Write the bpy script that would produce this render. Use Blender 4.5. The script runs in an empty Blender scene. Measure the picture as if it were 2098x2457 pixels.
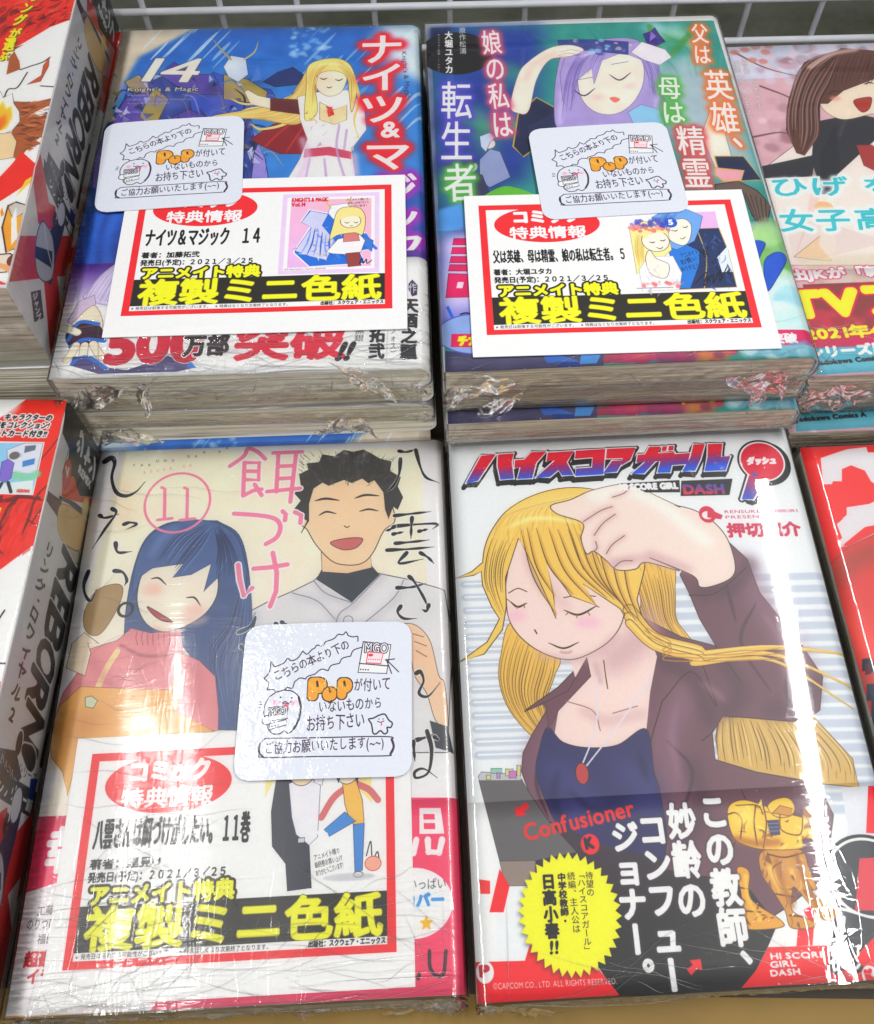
import bpy, math, random
import numpy as np
from mathutils import Vector, Matrix, noise as mnoise

# ------------------------------------------------------------------ camera, world, lights
scene = bpy.context.scene
col = scene.collection
CM = 0.01                      # everything below is written in centimetres
TABLE = -31.8                  # table top below the camera, cm
PITCH, ROLL, FOC = math.radians(29.988), math.radians(0.733), 2287.9
W0, H0, PX, PY = 2098.0, 2457.0, 57.22, -139.94
cam_d = bpy.data.cameras.new('camera')
cam = bpy.data.objects.new('camera', cam_d); col.objects.link(cam)
cam.location = (0, 0, -TABLE*CM)
RC = Matrix.Rotation(PITCH, 3, 'X') @ Matrix.Rotation(ROLL, 3, 'Z')
cam.rotation_euler = RC.to_euler()
cam_d.sensor_fit = 'HORIZONTAL'; cam_d.sensor_width = 36
cam_d.lens = 36*FOC/W0
cam_d.shift_x = -PX/W0
cam_d.shift_y = PY/W0
cam_d.clip_start = 0.01; cam_d.clip_end = 20
scene.camera = cam

world = bpy.data.worlds.new('World'); scene.world = world; world.use_nodes = True
world.node_tree.nodes['Background'].inputs[0].default_value = (0.93, 0.97, 1.0, 1)
world.node_tree.nodes['Background'].inputs[1].default_value = 0.385
scene.view_settings.view_transform = 'Standard'; scene.view_settings.look = 'None'
scene.view_settings.exposure = 0.0; scene.view_settings.gamma = 1.0

def tube_or_fill_light(x, y0, y1, z, power, width=1.7, colr=(1.0, 0.985, 0.96)):
    d = bpy.data.lights.new('tube_or_fill', 'AREA'); d.shape = 'RECTANGLE'
    d.size = width*CM; d.size_y = (y1-y0)*CM; d.energy = power; d.color = colr
    o = bpy.data.objects.new('tube_or_fill', d); col.objects.link(o)
    o.location = (x*CM, (y0+y1)/2*CM, z*CM)
    return o
tube_or_fill_light(43.5, -15, 66, 91.8, 6.0)
tube_or_fill_light(-36.5, -15, 42, 91.8, 2.6)
tube_or_fill_light(4.0, -150, -60, 120.0, 10.0, 30.0)  # wide soft fill added behind the camera to brighten the book fronts

# ------------------------------------------------------------------ photograph frame -> print coordinates
RN = np.array(RC)
def project(P):                       # P in cm, camera at the origin -> pixel in the 2098x2457 frame
    q = RN.T @ np.asarray(P, float)
    return (W0/2+PX+FOC*q[0]/-q[2], H0/2+PY-FOC*q[1]/-q[2])
def frame(s, ox, oy):
    return lambda pts: np.asarray(pts, float).reshape(-1, 2)/s + (ox, oy)
FU = frame(.84318, 0, 0)
R1 = frame(1.6848, 0, 0); R2 = frame(1.6111, 1000, 0); R3 = frame(2.9483, 0, 400); R4 = frame(2.9483, 550, 400)
R5 = frame(2.9483, 1000, 400); R6 = frame(2.9582, 1500, 400)
Q1 = frame(2.7267, 0, 940); Q2 = frame(2.7258, 500, 1040); Q3 = frame(2.7258, 1060, 1000); Q4 = frame(2.7268, 1560, 1000)
Q5 = frame(2.7367, 0, 1700); Q6 = frame(2.7215, 500, 1700); Q7 = frame(2.7375, 1080, 1700); Q8 = frame(2.7379, 1560, 1700)
S1 = frame(3.931, 560, 1480); T1 = frame(4.144, 0, 0); T2 = frame(4.144, 0, 400); T3 = frame(4.144, 0, 920); T4 = frame(3.453, 0, 1360)
ID = frame(1, 0, 0)
def cat(*a): return np.vstack(a)
def homography(src, dst):
    A = []
    for (x, y), (u, v) in zip(src, dst):
        A.append([x, y, 1, 0, 0, 0, -u*x, -u*y, -u]); A.append([0, 0, 0, x, y, 1, -v*x, -v*y, -v])
    return np.linalg.svd(np.array(A, float))[2][-1].reshape(3, 3)

# ------------------------------------------------------------------ a small print shop: flat print drawn in numpy
_tc = bpy.data.curves.new('glyph', 'FONT'); _tc.resolution_u = 3
_to = bpy.data.objects.new('glyph', _tc); col.objects.link(_to)
_gl = {}
def glyph(ch):
    if ch not in _gl:
        _tc.body = ch
        dg = bpy.context.evaluated_depsgraph_get(); dg.update()
        ev = _to.evaluated_get(dg); me = ev.to_mesh()
        n = len(me.vertices)
        if n == 0 or ch in ' \u3000':
            _gl[ch] = (None, 0.3 if ch == ' ' else 1.0)
        else:
            v = np.zeros(n*3); me.vertices.foreach_get('co', v); v = v.reshape(-1, 3)[:, :2]
            me.calc_loop_triangles(); t = np.zeros(len(me.loop_triangles)*3, int); me.loop_triangles.foreach_get('vertices', t)
            tri = v[t.reshape(-1, 3)]
            ar = (tri[:, 1, 0]-tri[:, 0, 0])*(tri[:, 2, 1]-tri[:, 0, 1])-(tri[:, 2, 0]-tri[:, 0, 0])*(tri[:, 1, 1]-tri[:, 0, 1])
            tri[ar < 0] = tri[ar < 0][:, ::-1]
            _gl[ch] = (tri, 1.0 if ord(ch) > 0x2000 else float(v[:, 0].max()) + 0.07)
        ev.to_mesh_clear()
    return _gl[ch]

def cover_edges(p0, p1, W, H):
    """exact-ish area coverage of closed outlines given as edge lists"""
    acc = np.zeros((H+1, W+2))
    d = p1-p0
    k = np.abs(d[:, 1]) > 1e-9; p0, p1, d = p0[k], p1[k], d[k]
    if len(p0) == 0: return acc[:H, :W]
    n = np.ceil(np.maximum(np.abs(d[:, 0]), np.abs(d[:, 1]))*1.5).astype(int)+1
    idx = np.repeat(np.arange(len(n)), n)
    st = np.arange(n.sum())-np.repeat(np.cumsum(n)-n, n)
    t0 = st/n[idx]; t1 = (st+1)/n[idx]
    a = p0[idx]+d[idx]*t0[:, None]; b = p0[idx]+d[idx]*t1[:, None]
    m = (a+b)/2; dy = b[:, 1]-a[:, 1]
    # a short piece may straddle one row border
    ya, yb = np.minimum(a[:, 1], b[:, 1]), np.maximum(a[:, 1], b[:, 1])
    r0 = np.floor(ya); cut = r0+1
    f = np.where(yb > cut, (cut-ya)/np.maximum(yb-ya, 1e-12), 1.0)
    x = np.clip(m[:, 0], 0, W-1e-3); xi = np.floor(x).astype(int); fx = x-xi
    for rr, w in ((r0, f), (r0+1, 1-f)):
        ri = rr.astype(int); ok = (ri >= 0) & (ri < H) & (w > 0)
        np.add.at(acc, (ri[ok], xi[ok]), (dy*w*(1-fx))[ok]); np.add.at(acc, (ri[ok], xi[ok]+1), (dy*w*fx)[ok])
    return np.clip(np.abs(np.cumsum(acc, 1)[:H, :W]), 0, 1)

def gblur(m, s):
    if s <= 0.3: return m
    r = int(math.ceil(s*2.6)); k = np.exp(-0.5*(np.arange(-r, r+1)/s)**2); k /= k.sum()
    m = np.pad(m, r, mode='edge')
    m = sum(k[i]*m[:, i:m.shape[1]-2*r+i] for i in range(2*r+1))
    return sum(k[i]*m[i:m.shape[0]-2*r+i] for i in range(2*r+1))
def dilate(m, r):
    if r <= 0.2: return m
    R = int(math.ceil(r))+1; P = np.pad(m, R); out = m.copy()
    rings = [(r, 16)] + ([(r*.5, 8)] if r > 1.6 else [])
    for rad, n in rings:
        for k in range(n):
            a = 2*math.pi*k/n; dx, dy = rad*math.cos(a), rad*math.sin(a)
            ix, iy = int(math.floor(dx)), int(math.floor(dy)); fx, fy = dx-ix, dy-iy
            q = lambda i, j: P[R+iy+j:R+iy+j+m.shape[0], R+ix+i:R+ix+i+m.shape[1]]
            out = np.maximum(out, q(0, 0)*(1-fx)*(1-fy)+q(1, 0)*fx*(1-fy)+q(0, 1)*(1-fx)*fy+q(1, 1)*fx*fy)
    return np.clip((gblur(out, .6)-.5)*1.7+.5, 0, 1)
def spline(p, closed=False, n=8):
    p = np.asarray(p, float)
    q = np.vstack([p[-1:], p, p[:2]]) if closed else np.vstack([2*p[:1]-p[1:2], p, 2*p[-1:]-p[-2:-1]])
    out = []; t = (np.arange(n)/n)[:, None]
    for i in range(len(q)-3):
        a, b, c, d = q[i:i+4]
        out.append(.5*(2*b+(c-a)*t+(2*a-5*b+4*c-d)*t**2+(3*b-a-3*c+d)*t**3))
    if not closed: out.append(q[-2:-1])
    return np.vstack(out)

class G:                       # linear ink gradient between two points
    def __init__(s, c0, c1, p0, p1): s.c0, s.c1, s.p0, s.p1 = c0, c1, np.ravel(p0), np.ravel(p1)

class Print:
    def __init__(s, w, h, ppc, bg, corners):
        s.w, s.h, s.k = w, h, ppc
        s.W, s.H = int(round(w*ppc)), int(round(h*ppc))
        s.a = np.empty((s.H, s.W, 3)); s.a[:] = np.array(bg)/255.
        s.M = homography(corners, [(0, 0), (s.W, 0), (s.W, s.H), (0, s.H)])
        s.rng = random.Random(int(w*97+h*31+len(str(corners))))
    def m(s, pts):
        p = np.asarray(pts, float).reshape(-1, 2); q = np.c_[p, np.ones(len(p))] @ s.M.T
        return q[:, :2]/q[:, 2:]
    def ink(s, mask, ox, oy, c, a=1.0):
        h, w = mask.shape
        x0, y0, x1, y1 = max(ox, 0), max(oy, 0), min(ox+w, s.W), min(oy+h, s.H)
        if x1 <= x0 or y1 <= y0: return
        mk = mask[y0-oy:y1-oy, x0-ox:x1-ox, None]*a
        if isinstance(c, G):
            p0, p1 = s.m([c.p0])[0], s.m([c.p1])[0]; d = p1-p0
            X, Y = np.meshgrid(np.arange(x0, x1), np.arange(y0, y1))
            t = np.clip(((X-p0[0])*d[0]+(Y-p0[1])*d[1])/(d@d), 0, 1)[..., None]
            cc = (np.array(c.c0)*(1-t)+np.array(c.c1)*t)/255.
        else: cc = np.array(c)/255.
        r = s.a[y0:y1, x0:x1]; r += (cc-r)*mk
    def _edges(s, e0, e1, pad):
        allp = np.vstack([e0, e1]); lo = np.floor(allp.min(0)).astype(int)-pad; hi = np.ceil(allp.max(0)).astype(int)+pad
        lo = np.maximum(lo, -80); hi = np.minimum(hi, (s.W+80, s.H+80)); hi = np.maximum(hi, lo+1)
        return cover_edges(e0-lo, e1-lo, hi[0]-lo[0], hi[1]-lo[1]), lo[0], lo[1]
    def poly(s, pts, c, a=1.0, sm=False, blur=0, edge=None, ew=.018, raw=False):
        p = np.asarray(pts, float) if raw else s.m(pts)
        if sm: p = spline(p, True)
        m, ox, oy = s._edges(p, np.roll(p, -1, 0), int(blur*s.k*2.6)+2)
        s.ink(gblur(m, blur*s.k), ox, oy, c, a)
        if edge is not None: s.line(np.vstack([p, p[:1]]), ew, edge, raw=True, sm=False)
    def line(s, pts, w, c, a=1.0, sm=True, taper=0, blur=0, raw=False):
        p = np.asarray(pts, float) if raw else s.m(pts)
        if len(p) < 2: return
        if sm: p = spline(p)
        n = len(p); t = np.linspace(0, 1, n)
        ww = np.full(n, w*s.k/2)
        if taper == 1: ww = ww*np.clip(1.05-t, 0, 1)**.7
        if taper == 2: ww = ww*np.clip(np.sin(np.pi*(t*.94+.03)), 0, 1)**.6
        if taper == 3: ww = ww*(0.55+.45*np.sin(t*7+1)*np.cos(t*3))
        ww = np.maximum(ww, .22)
        d = np.gradient(p, axis=0); L = np.hypot(d[:, 0], d[:, 1])+1e-9; nn = np.c_[-d[:, 1], d[:, 0]]/L[:, None]
        l, r = p+nn*ww[:, None], p-nn*ww[:, None]
        quads = np.stack([l[:-1], l[1:], r[1:], r[:-1]], 1)
        ang = np.arange(8)*math.pi/4; disc = p[:, None]+ww[:, None, None]*np.c_[np.cos(ang), np.sin(ang)][None]
        e0, e1 = [], []
        for P in (quads, disc):
            Q = np.roll(P, -1, 1); ar = (P[..., 0]*Q[..., 1]-Q[..., 0]*P[..., 1]).sum(1)
            P = np.where(ar[:, None, None] < 0, P[:, ::-1], P)
            e0.append(P.reshape(-1, 2)); e1.append(np.roll(P, -1, 1).reshape(-1, 2))
        m, ox, oy = s._edges(np.vstack(e0), np.vstack(e1), int(blur*s.k*2.6)+2)
        s.ink(gblur(m, blur*s.k), ox, oy, c, a)
    def ell(s, c, rx, ry, colr, a=1.0, blur=0, rot=0, edge=None, ew=.02):
        c = s.m([c])[0]; t = np.arange(48)/48*2*math.pi; r = math.radians(rot)
        x, y = rx*s.k*np.cos(t), ry*s.k*np.sin(t)
        P = np.c_[c[0]+x*math.cos(r)-y*math.sin(r), c[1]+x*math.sin(r)+y*math.cos(r)]
        if colr is not None: s.poly(P, colr, a, blur=blur, raw=True)
        if edge is not None: s.line(np.vstack([P, P[:1]]), ew, edge, raw=True, sm=False)
    def strands(s, A, B, n, w, c, a=1.0, jit=.25, taper=2):
        A, B = spline(s.m(A)), spline(s.m(B))
        k = np.linspace(0, 1, 24)
        ra = np.array([[np.interp(t, np.linspace(0, 1, len(A)), A[:, j]) for j in (0, 1)] for t in k])
        rb = np.array([[np.interp(t, np.linspace(0, 1, len(B)), B[:, j]) for j in (0, 1)] for t in k])
        for i in range(n):
            f = (i+.5+s.rng.uniform(-jit, jit))/n
            q = ra*(1-f)+rb*f
            i0 = s.rng.randint(0, 4); i1 = s.rng.randint(17, 24)
            s.line(q[i0:i1], w*s.rng.uniform(.6, 1.3), c, a*s.rng.uniform(.6, 1), sm=False, taper=taper, raw=True)
    def tris(s, T, c, a, bold, outl, blur=0):
        E0 = T.reshape(-1, 2); E1 = np.roll(T, -1, 1).reshape(-1, 2)
        mx = max([bold]+[o[0]+(o[2]*2.6 if len(o) > 2 else 0) for o in outl]+[blur*2.6])*s.k
        m, ox, oy = s._edges(E0, E1, int(mx)+4)
        base = dilate(m, bold*s.k)
        for o in outl:
            q = dilate(base, o[0]*s.k)
            if len(o) > 2: q = gblur(q, o[2]*s.k)
            s.ink(q, ox, oy, o[1], o[3] if len(o) > 3 else 1)
        if blur: base = gblur(base, blur*s.k)
        if c is not None: s.ink(base, ox, oy, c, a)
    def ht(s, txt, p0, p1, h, c, a=1.0, bold=0, outl=(), shear=0, wob=0, blur=0, off=(0, 0)):
        """line of writing whose base runs from p0 to p1, h cm high"""
        q = s.m([np.ravel(p0), np.ravel(p1)])+np.array(off)*s.k; d = q[1]-q[0]; L = np.hypot(*d); u = d/L; nrm = np.array([u[1], -u[0]])
        adv = sum(glyph(ch)[1] for ch in txt); sx = L/adv
        cap = .7 if all(ord(ch) < 0x2000 for ch in txt) else .9
        sy = h*s.k/cap; dy0 = 0 if cap == .7 else .07
        T = []; x = 0
        for ch in txt:
            tr, ad = glyph(ch)
            if tr is not None:
                t = tr.copy()
                if wob:
                    an = s.rng.uniform(-wob, wob); cx, cy = ad/2, .35
                    X, Y = t[..., 0]-cx, t[..., 1]-cy; sc = 1+s.rng.uniform(-wob, wob)
                    t = np.stack([cx+(X*math.cos(an)-Y*math.sin(an))*sc, cy+(X*math.sin(an)+Y*math.cos(an))*sc+s.rng.uniform(-wob, wob)*.4], -1)
                X = (t[..., 0]+x)*sx+shear*(t[..., 1]+dy0)*sy; Y = (t[..., 1]+dy0)*sy
                T.append(q[0]+X[..., None]*u+Y[..., None]*nrm)
            x += ad
        if T:
            T = np.vstack(T); T = T[:, ::-1]
            s.tris(T, c, a, bold, outl, blur)
    def vt(s, txt, p0, p1, w, c, a=1.0, bold=0, outl=(), wob=0, shear=0, blur=0):
        """column of writing, centre line from p0 down to p1, w cm wide"""
        q = s.m([np.ravel(p0), np.ravel(p1)]); d = q[1]-q[0]; L = np.hypot(*d); u = d/L; side = np.array([u[1], -u[0]])
        cell = L/len(txt); T = []
        for i, ch in enumerate(txt):
            tr, ad = glyph(ch)
            if tr is None: continue
            t = tr.copy(); X, Y = t[..., 0]-(.5 if ad == 1.0 else ad/2), t[..., 1]-.38
            if ch in 'ー「」（）()': X, Y = Y, -X
            if ch == 'ー': X = -X
            if ch in '。、': X, Y = X+.6, Y+.55
            if wob:
                an = s.rng.uniform(-wob, wob); X, Y = X*math.cos(an)-Y*math.sin(an), X*math.sin(an)+Y*math.cos(an)
            X = X*w*s.k; Yd = (i+.5)*cell-Y*cell
            T.append(q[0]+(X-shear*Y*w*s.k)[..., None]*side+Yd[..., None]*u)
        T = np.vstack(T)
        ar = (T[:, 1, 0]-T[:, 0, 0])*(T[:, 2, 1]-T[:, 0, 1])-(T[:, 2, 0]-T[:, 0, 0])*(T[:, 1, 1]-T[:, 0, 1])
        T[ar < 0] = T[ar < 0][:, ::-1]
        s.tris(T, c, a, bold, outl, blur)
    def flecks(s, n, polys, cols, lo=.02, hi=.1, L=.5, ang=None, a=(.5, .95), shard=True):
        """small strokes and shards kept inside the given outlines (frame points)"""
        for _ in range(n):
            P = s.m(polys[s.rng.randrange(len(polys))]); (x0, y0), (x1, y1) = P.min(0), P.max(0)
            for _t in range(12):
                x, y = s.rng.uniform(x0, x1), s.rng.uniform(y0, y1); ins = False
                for (ax, ay), (bx, by) in zip(P, np.roll(P, -1, 0)):
                    if (ay > y) != (by > y) and x < (bx-ax)*(y-ay)/(by-ay)+ax: ins = not ins
                if ins: break
            else: continue
            t = s.rng.uniform(0, 6.28) if ang is None else ang+s.rng.uniform(-.4, .4); l = L*s.k*s.rng.uniform(.3, 1); c = cols[s.rng.randrange(len(cols))]; al = s.rng.uniform(*a)
            if shard and s.rng.random() < .4: w = s.rng.uniform(.3, .8); s.poly([(x, y), (x+l*math.cos(t), y+l*math.sin(t)), (x+l*w*math.cos(t+.7), y+l*w*math.sin(t+.7))], c, al, raw=True)
            else: s.line([(x, y), (x+l*.5*math.cos(t), y+l*.5*math.sin(t)), (x+l*math.cos(t+.3), y+l*math.sin(t+.3))], s.rng.uniform(lo, hi), c, al, taper=2, raw=True)
    def speckle(s, sig, amp, seed=1, tint=(1, 1, 1)):
        r = np.random.RandomState(seed).randn(s.H//4+2, s.W//4+2); r = gblur(r, sig); r /= r.std()
        r = np.kron(r, np.ones((4, 4)))[:s.H, :s.W]; r = gblur(r, 2)
        s.a += (r*amp)[..., None]*np.array(tint)
    def blobs(s, n, box, size, cols, a=.6, blur=.05, seed=3, sx=1.6):
        r = random.Random(seed); (x0, y0), (x1, y1) = box
        for _ in range(n):
            z = size*r.uniform(.4, 1.3)
            s.ell(ID([(r.uniform(x0, x1), r.uniform(y0, y1))])[0], z*r.uniform(1, sx), z, r.choice(cols), a*r.uniform(.5, 1), blur=blur, rot=r.uniform(0, 180))
    def image(s, name):
        img = bpy.data.images.new(name, s.W, s.H, alpha=False)
        px = np.ones((s.H, s.W, 4), np.float32); px[..., :3] = np.clip((s.a-.5)*1.10+.493, .03, .93)[::-1]
        img.pixels.foreach_set(px.ravel()); img.update(); img.pack()
        return img
    def save(s, path):           # only used while developing
        pass
# ------------------------------------------------------------------ the prints
BK, WH = (28, 26, 28), (240, 240, 243)
RED, YEL = (228, 42, 52), (252, 236, 20)
CA = [(294, 74), (1007, 59), (1035, 885), (117, 907)]
CB = [(1024, 51), (1723, 38), (1970, 855), (1068, 902)]
CC = [(1077, 1057), (1894, 1020), (2235, 2342), (1146, 2410)]
CD = [(246, 1088), (1061, 1047), (1117, 2392), (7, 2438)]
BW, BH = 12.8, 18.2

def face(p, eyes, mouth, c=(70, 50, 50), w=.05, smile=(176, 70, 74)):
    for e in eyes: p.line(e, w, c, taper=2)
    if mouth is not None:
        if len(mouth) > 3: p.poly(mouth, smile, sm=True, edge=c, ew=.025)
        else: p.line(mouth, w*.8, c, taper=2)

# ---- blonde teacher comic (front right)
def print_teacher():
    p = Print(BW, BH, 70, (224, 227, 232), CC)
    for k in range(14):
        y = 1105+86*k
        p.line(Q3([(150+k*7, y), (900, y-25)]), .27, (192, 200, 212), sm=False, blur=.02)
        p.line(Q3([(150+k*7, y-3), (900, y-28)]), .06, (226, 230, 236), sm=False)
    for k in range(20):
        x = 250+k*22; y = 1040+80*k
        p.line(Q4([(150, y+30), (1120+k*30, y)]), .26, (192, 200, 212), sm=False, blur=.02)
    hair, hd, ln = (226, 188, 92), (186, 138, 56), (72, 50, 34)
    jk, jd, jl = (116, 78, 92), (80, 52, 70), (150, 114, 134)
    skin, sk2 = (230, 208, 202), (196, 160, 166)
    # hair behind
    lockL, lockR = Q3([(470, 1350), (390, 1560), (380, 1750), (460, 1950), (640, 2130)]), Q3([(760, 1560), (740, 1700), (690, 1850), (700, 1950), (720, 2060)])
    p.poly(cat(lockL, lockR[::-1]), hair, sm=True, edge=ln); p.strands(lockL, lockR, 16, .03, ln, .85)
    p.strands(lockL, lockR, 14, .07, hd, .4)
    bA, bB = Q8([(450, 60), (430, 200), (450, 345)]), Q8([(1080, 60), (1330, 330), (1370, 520)])
    p.poly(cat(bA, Q8([(700, 430), (950, 470), (1150, 500)]), bB[::-1]), (206, 172, 96), edge=ln)
    p.strands(bA, bB, 30, .035, (104, 78, 40), .9); p.strands(bA, bB, 16, .08, (236, 214, 150), .6)
    rA, rB = Q3([(1180, 950), (1250, 1150), (1330, 1350), (1400, 1440)]), Q3([(1500, 960), (1530, 1150), (1540, 1330), (1640, 1490)])
    p.poly(cat(rA, rB[::-1]), hair, sm=True, edge=ln)
    p.strands(rA, rB, 16, .03, ln, .8); p.strands(rA, rB, 12, .08, hd, .45)
    p.flecks(0, [rA], [hd])
    # jacket
    body = cat(FU([(1188, 1332), (1130, 1392), (1062, 1440), (1100, 1425), (1106, 1440), (1076, 1490)]), Q7([(480, 300), (470, 420), (520, 560), (640, 740), (830, 950), (1000, 1600), (1300, 1900)]),
               FU([(1593, 1834), (1670, 1772), (1685, 1649), (1654, 1584), (1531, 1563), (1447, 1538), (1441, 1484), (1463, 1449), (1624, 1462), (1659, 1437), (1665, 1369), (1624, 1307), (1538, 1199), (1513, 1131), (1476, 1097), (1400, 1120), (1377, 1164), (1395, 1200), (1417, 1254), (1448, 1307), (1380, 1290), (1300, 1250)]))
    p.poly(body, jk, edge=ln, ew=.03)
    for a in ([(1500, 1140), (1560, 1250), (1620, 1340)], [(1120, 1480), (1095, 1560), (1130, 1650)], [(1390, 1400), (1345, 1500), (1370, 1600)]):
        p.line(FU(a), .9, jl, .55, blur=.3)
    for a in ([(1420, 1200), (1480, 1190), (1520, 1140)], [(1450, 1320), (1500, 1400), (1470, 1440)], [(1400, 1550), (1420, 1640), (1380, 1700)], [(1560, 1440), (1630, 1420), (1650, 1380)], [(1330, 1330), (1400, 1370), (1440, 1460)]):
        p.line(FU(a), .5, jd, .6, blur=.18)
    for a in ([(1395, 1205), (1450, 1200), (1510, 1150)], [(1448, 1307), (1500, 1380)], [(1340, 1420), (1400, 1360), (1450, 1430), (1420, 1340)], [(1441, 1484), (1420, 1500)], [(1340, 1420), (1315, 1520), (1335, 1600)], [(1500, 1600), (1510, 1640), (1480, 1720)]):
        p.line(FU(a), .035, ln)
    for a in ([(1530, 1220), (1500, 1300), (1560, 1400)], [(1470, 1180), (1490, 1260)], [(1350, 1500), (1400, 1560), (1380, 1650)], [(1600, 1330), (1590, 1400), (1620, 1440)], [(1110, 1500), (1085, 1580), (1110, 1660)]): p.line(FU(a), .12, jd, .8, taper=2, blur=.02)
    for a in ([(1545, 1240), (1590, 1310), (1600, 1380)], [(1370, 1420), (1360, 1500), (1375, 1580)], [(1420, 1380), (1470, 1420)]): p.line(FU(a), .25, jl, .7, taper=2, blur=.08)
    # chest and blue top
    p.poly(FU([(1150, 1325), (1237, 1290), (1262, 1235), (1300, 1250), (1330, 1330), (1316, 1400), (1308, 1480), (1249, 1515), (1188, 1522), (1120, 1500), (1130, 1440), (1170, 1390)]), skin)
    p.line(FU([(1240, 1340), (1300, 1290), (1310, 1250)]), .9, sk2, .7, blur=.25)
    p.line(FU([(1180, 1440), (1230, 1460), (1300, 1445)]), .3, sk2, .5, blur=.12)
    p.line(FU([(1222, 1338), (1226, 1370), (1230, 1395)]), .03, ln)
    top = cat(Q7([(640, 130), (740, 225), (900, 262), (1100, 244), (1290, 140), (1340, 420), (1380, 570), (1420, 900), (1300, 1200), (900, 1000), (720, 800), (620, 600), (565, 430), (580, 300)]))
    p.poly(top, (52, 50, 104), sm=True, edge=ln)
    for a in ([(1120, 1560), (1180, 1600), (1160, 1680)], [(1260, 1560), (1310, 1590), (1310, 1640)]): p.line(FU(a), .8, (78, 76, 140), .6, blur=.3)
    p.poly(cat(FU([(1188, 1332), (1150, 1400), (1062, 1442), (1105, 1425), (1110, 1480), (1130, 1440), (1196, 1370)])), jk, edge=ln)
    for a in ([(1150, 1600), (1200, 1640), (1250, 1630)], [(1130, 1560), (1120, 1620), (1150, 1680)], [(1290, 1520), (1310, 1580)]): p.line(FU(a), .22, (38, 36, 84), .7, taper=2, blur=.07)
    p.line(FU([(1205, 1345), (1215, 1380)]), .2, sk2, .6, blur=.06); p.line(FU([(1145, 1420), (1200, 1440), (1215, 1480)]), .03, (150, 110, 110)); p.line(FU([(1240, 1445), (1290, 1430)]), .03, (150, 110, 110))
    # necklace
    p.line(FU([(1208, 1372), (1206, 1470), (1174, 1560)]), .05, (214, 210, 220)); p.line(FU([(1318, 1372), (1250, 1470), (1180, 1560)]), .05, (214, 210, 220))
    p.ell(FU([(1178, 1567)]), .2, .32, (190, 72, 76), edge=ln)
    # head: plain face, closed eyes
    fc = Q3([(430, 1050), (425, 1220), (450, 1350), (530, 1460), (660, 1550), (820, 1595), (960, 1560), (1110, 1460), (1190, 1320), (1180, 1150), (900, 900), (520, 780)])
    p.poly(fc, skin, sm=True, edge=ln, ew=.03)
    p.line(Q3([(620, 1560), (830, 1600), (1000, 1560), (1140, 1440)]), .25, sk2, .5, blur=.1)
    p.ell(Q3([(490, 1310)]), .34, .2, (232, 176, 200), .7, blur=.12); p.ell(Q3([(960, 1350)]), .45, .2, (232, 176, 200), .7, blur=.12)
    face(p, [Q3([(450, 1215), (500, 1250), (560, 1225)]), Q3([(800, 1270), (900, 1300), (1020, 1240)])], Q3([(700, 1485), (800, 1520), (900, 1480)]), ln, .07)
    p.line(Q3([(610, 1400), (625, 1425)]), .04, ln)
    p.poly(Q3([(1180, 1160), (1230, 1130), (1290, 1150), (1305, 1230), (1280, 1320), (1250, 1370), (1200, 1300)]), skin, sm=True, edge=ln); p.line(Q3([(1210, 1200), (1250, 1190), (1262, 1250)]), .03, ln); p.line(Q3([(1215, 1220), (1240, 1260), (1235, 1310)]), .1, sk2, .8, blur=.04)
    for q in ([(450, 1215), (430, 1200)], [(500, 1245), (495, 1262)], [(540, 1240), (545, 1256)], [(830, 1285), (815, 1302)], [(890, 1300), (885, 1320)], [(960, 1285), (972, 1304)], [(1010, 1245), (1034, 1250)]): p.line(Q3(q), .03, (150, 110, 40))
    p.line(Q3([(440, 1160), (500, 1130), (560, 1150)]), .03, ln); p.line(Q3([(800, 1190), (900, 1170), (1010, 1180)]), .03, ln); p.line(Q3([(780, 1545), (820, 1550), (850, 1542)]), .08, sk2, .9, blur=.02)
    p.line(Q3([(700, 1100), (760, 1200), (820, 1240)]), .4, sk2, .35, blur=.15); p.line(Q3([(560, 900), (600, 1020), (680, 1150)]), .3, sk2, .45, blur=.12)
    # hair over the brow
    capL = cat(spline(Q3([(1200, 540), (1000, 478), (800, 470), (600, 520), (430, 620), (330, 750), (285, 860), (270, 960)]), False, 6), Q3([(200, 1020), (95, 1065), (210, 1045), (262, 1020), (270, 1110), (330, 1250), (380, 1330), (300, 1480), (120, 1612), (280, 1560), (400, 1400), (425, 1250), (420, 1060), (505, 800), (560, 900), (660, 1120), (750, 1325), (735, 1180), (690, 960), (850, 1180), (1010, 1238), (930, 1100), (1080, 1200), (1170, 1260), (1240, 1380), (1400, 1480), (1690, 1560), (1690, 1500), (1450, 1470), (1330, 1380), (1280, 1200), (1330, 1000), (1340, 700)]))
    p.poly(capL, (232, 196, 100), edge=ln, ew=.03)
    for dy, w, e in ((0, .42, (1310, 1555)), (45, .34, (1370, 1790)), (85, .26, (1330, 1910))):
        q = cat(Q3([(1230, 1270+dy), (1400, 1450+dy*.7), (1690, 1530+dy*.7)]), Q4([(300, 1560+dy*.7), (800, 1510+dy), e]))
        p.line(q, w+.05, ln, taper=1); p.line(q, w, hair, taper=1); p.line(q+(0, -3), w*.25, (244, 220, 140), .7, taper=1)
    for o in (0, 40, 80): p.line(cat(Q3([(1330, 1380+o*.6), (1500, 1480+o*.6)]), Q4([(100, 1540+o*.7), (500, 1560+o*.5), (950, 1500+o)])), .04, hd, .8)
    p.strands(Q3([(480, 800), (420, 950), (405, 1100), (420, 1250)]), Q3([(330, 780), (285, 950), (285, 1110), (390, 1330)]), 9, .03, ln, .85)
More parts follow.
